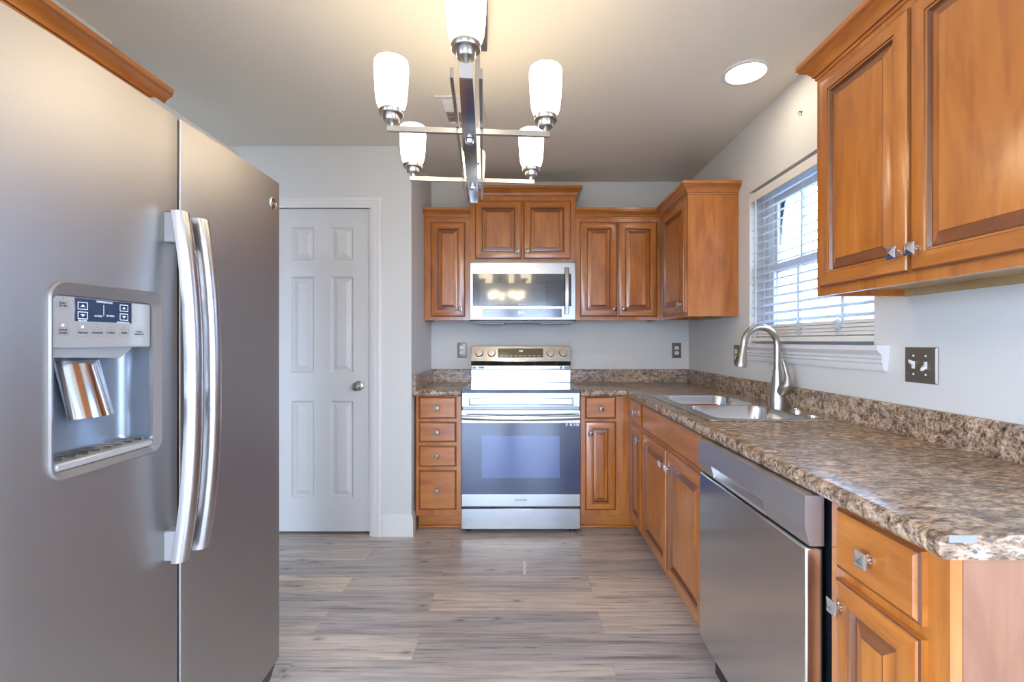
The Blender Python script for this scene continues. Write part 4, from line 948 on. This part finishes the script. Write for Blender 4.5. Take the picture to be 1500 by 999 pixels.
MB().box(vx0+0.032, vx1-0.032, vy0+0.032, vy1-0.032, CEIL-0.0012, CEIL-0.0004).build('duct_shade', 'vent_dark', vt, smooth=0)  # thin sheet coloured dark for the shade behind the louvres
for ya, yb, sg in ((vv[1], vv[2], 1), (vv[3], vv[4], -1)):
    n = 8; mb = None
    for k in range(n):
        yy = ya+(yb-ya)*(k+0.5)/n
        l_ = [Vector((vx0+0.031, yy+sg*0.005, CEIL-0.0085)), Vector((vx0+0.031, yy+sg*0.0062, CEIL-0.0082)), Vector((vx0+0.031, yy-sg*0.005, CEIL-0.0016)), Vector((vx0+0.031, yy-sg*0.0062, CEIL-0.0019))]
        MB().loft([l_, [p+Vector((vx1-vx0-0.062, 0, 0)) for p in l_]], 0, True, True).build('louvre', 'white_paint', vt, smooth=0)
def outlet(c, frm, label, plate='bronze', body='ivory', wd=0.070, ht=0.116):
    ux, uy, n = frm; c = Vector(c); t = thing('wall_outlet', c, label, 'outlet', None)
    O = c-ux*wd/2-uy*ht/2; mb = MB(); rings(mb, O, ux, uy, n, wd, ht, [(0, 0.0004, 0), (0, 0.002, 0), (0.004, 0.0055, 0), (0.006, 0.006, 0)]); mb.build('cover_plate', plate, t, smooth=20)
    for s_ in (-1, 1):
        q = c+uy*s_*0.0195; mb = MB()
        base = rrect(0, 0, 0.033, 0.028, 0.0125, 5)
        mb.loft([[q+ux*a+uy*b_+n*d for a, b_ in base] for d in (0.0055, 0.0078)], 0, False, True); rc = mb.build('receptacle', body, t, smooth=40)
        mb = MB()
        for sx in (-0.006, 0.006): rings(mb, q+ux*(sx-0.0012)+uy*(-0.001)+n*0.0078, ux, uy, n, 0.0024, 0.008, [(0, 0, 0), (0, 0.0003, 0)])
        mb.lathe([(0.0024, 0.0001), (0.0022, 0.0004)], q-uy*0.008+n*0.0078, n, 10); mb.build('slots', 'dark_mark', rc, smooth=0)
    mb = MB(); mb.lathe([(0.003, 0), (0.0025, 0.001)], c+n*0.006, n, 10); mb.build('screw', 'nickel', t)
    return t
outlet((-0.454, WB-0.0005, 1.158), BACK, 'outlet with a bronze plate on the back wall left of the range')
outlet((1.199, WB-0.0005, 1.156), BACK, 'outlet with a bronze plate on the back wall near the right corner')
outlet((WR-0.0005, 2.822, 1.146), SIDE, 'outlet with a bronze plate on the right wall behind the faucet')
ux, uy, n = SIDE; c = Vector((WR-0.0005, 1.5215, 1.149))
sw = thing('light_switch', c, 'bronze double toggle switch plate on the right wall beside the window', 'switch')
mb = MB(); rings(mb, c-ux*0.062-uy*0.058, ux, uy, n, 0.124, 0.116, [(0, 0.0004, 0), (0, 0.002, 0), (0.005, 0.0065, 0), (0.0075, 0.007, 0)]); mb.build('cover_plate', 'bronze', sw, smooth=20)
for s_, tilt in ((-1, 1), (1, -1)):
    q = c+ux*s_*0.0235; mb = MB(); rings(mb, q-ux*0.0055-uy*0.012+n*0.006, ux, uy, n, 0.011, 0.024, [(0, 0, 0), (0, 0.0025, 0), (0.001, 0.003, 0)])
    mb.loft([[q+ux*a*0.005+uy*(b_*0.006+0.003*tilt)+n*0.008 for a, b_ in ((-1,-1),(1,-1),(1,1),(-1,1))], [q+ux*a*0.0038+uy*(b_*0.0042+0.013*tilt)+n*0.021 for a, b_ in ((-1,-1),(1,-1),(1,1),(-1,1))]], 0, True, True)
    mb.build('toggle', 'ivory', sw, smooth=0)
    for v_ in (-1, 1):
        mb = MB(); mb.lathe([(0.0036, 0), (0.0030, 0.0014), (0.0005, 0.0016)], q+uy*v_*0.030+n*0.007, n, 10); mb.build('screw', 'ivory', sw)
hk = Vector((WR, 2.172, CZ+334/F*2.172)); mb = MB()
mb.tube([hk+Vector((0, 0, 0.006)), hk+Vector((-0.012, 0, 0.008)), hk+Vector((-0.018, -0.004, 0.0)), hk+Vector((-0.016, -0.008, -0.010)), hk+Vector((-0.008, -0.009, -0.013))], 0.0022, 8)
mb.lathe([(0.006, 0), (0.005, 0.002)], hk+Vector((-0.0003, 0, 0.006)), (-1,0,0), 12)
o = mb.build('wall_hook', 'bronze'); own_base(o, hk); tag(o, 'small metal hook on the wall above the window', 'hook')

# dining room chandelier behind the camera (seen mirrored in the microwave door)
dc = thing('dining_chandelier', (-0.25, -1.5, CEIL), 'dark bronze dining chandelier behind the camera, mirrored in the microwave door', 'chandelier')
DB_ = Vector((-0.25, -1.5, 0))
MB().lathe([(0.06, CEIL-0.0005), (0.06, CEIL-0.015), (0.02, CEIL-0.035), (0.006, CEIL-0.037)], DB_, (0,0,1), 20).build('canopy', 'bronze', dc)
MB().lathe([(0.006, CEIL-0.036), (0.006, 2.02), (0.03, 1.98), (0.012, 1.92), (0.045, 1.84), (0.012, 1.77), (0.003, 1.73)], DB_, (0,0,1), 18).build('column', 'bronze', dc)
for k in range(6):
    a = math.radians(60*k+12); d_ = Vector((math.cos(a), math.sin(a), 0))
    MB().tube([DB_+d_*r_+ZU*z_ for r_, z_ in ((0.02, 1.86), (0.09, 1.81), (0.17, 1.80), (0.24, 1.84), (0.27, 1.90), (0.27, 1.93))], 0.008, 8).build('arm', 'bronze', dc)
    MB().lathe([(0.03, 1.93), (0.032, 1.94), (0.02, 1.945)], DB_+d_*0.27, (0,0,1), 16).build('socket_cup', 'bronze', dc)
    MB().lathe([(0.024, 1.946), (0.034, 1.955), (0.045, 1.985), (0.052, 2.03), (0.058, 2.075), (0.054, 2.075), (0.042, 1.99), (0.02, 1.955)], DB_+d_*0.27, (0,0,1), 20)  .build('glass_shade', 'dining_shade', dc, smooth=60)
GROUPS = {'wall_cabinet': 'maple wall cabinets', 'base_cabinet': 'maple base cabinets', 'wall_outlet': 'bronze wall outlets', 'countertop': 'granite-look countertops'}
for ob in list(S.objects):
    if ob.parent is None and ob.name.split('.')[0] in GROUPS: ob['group'] = GROUPS[ob.name.split('.')[0]]
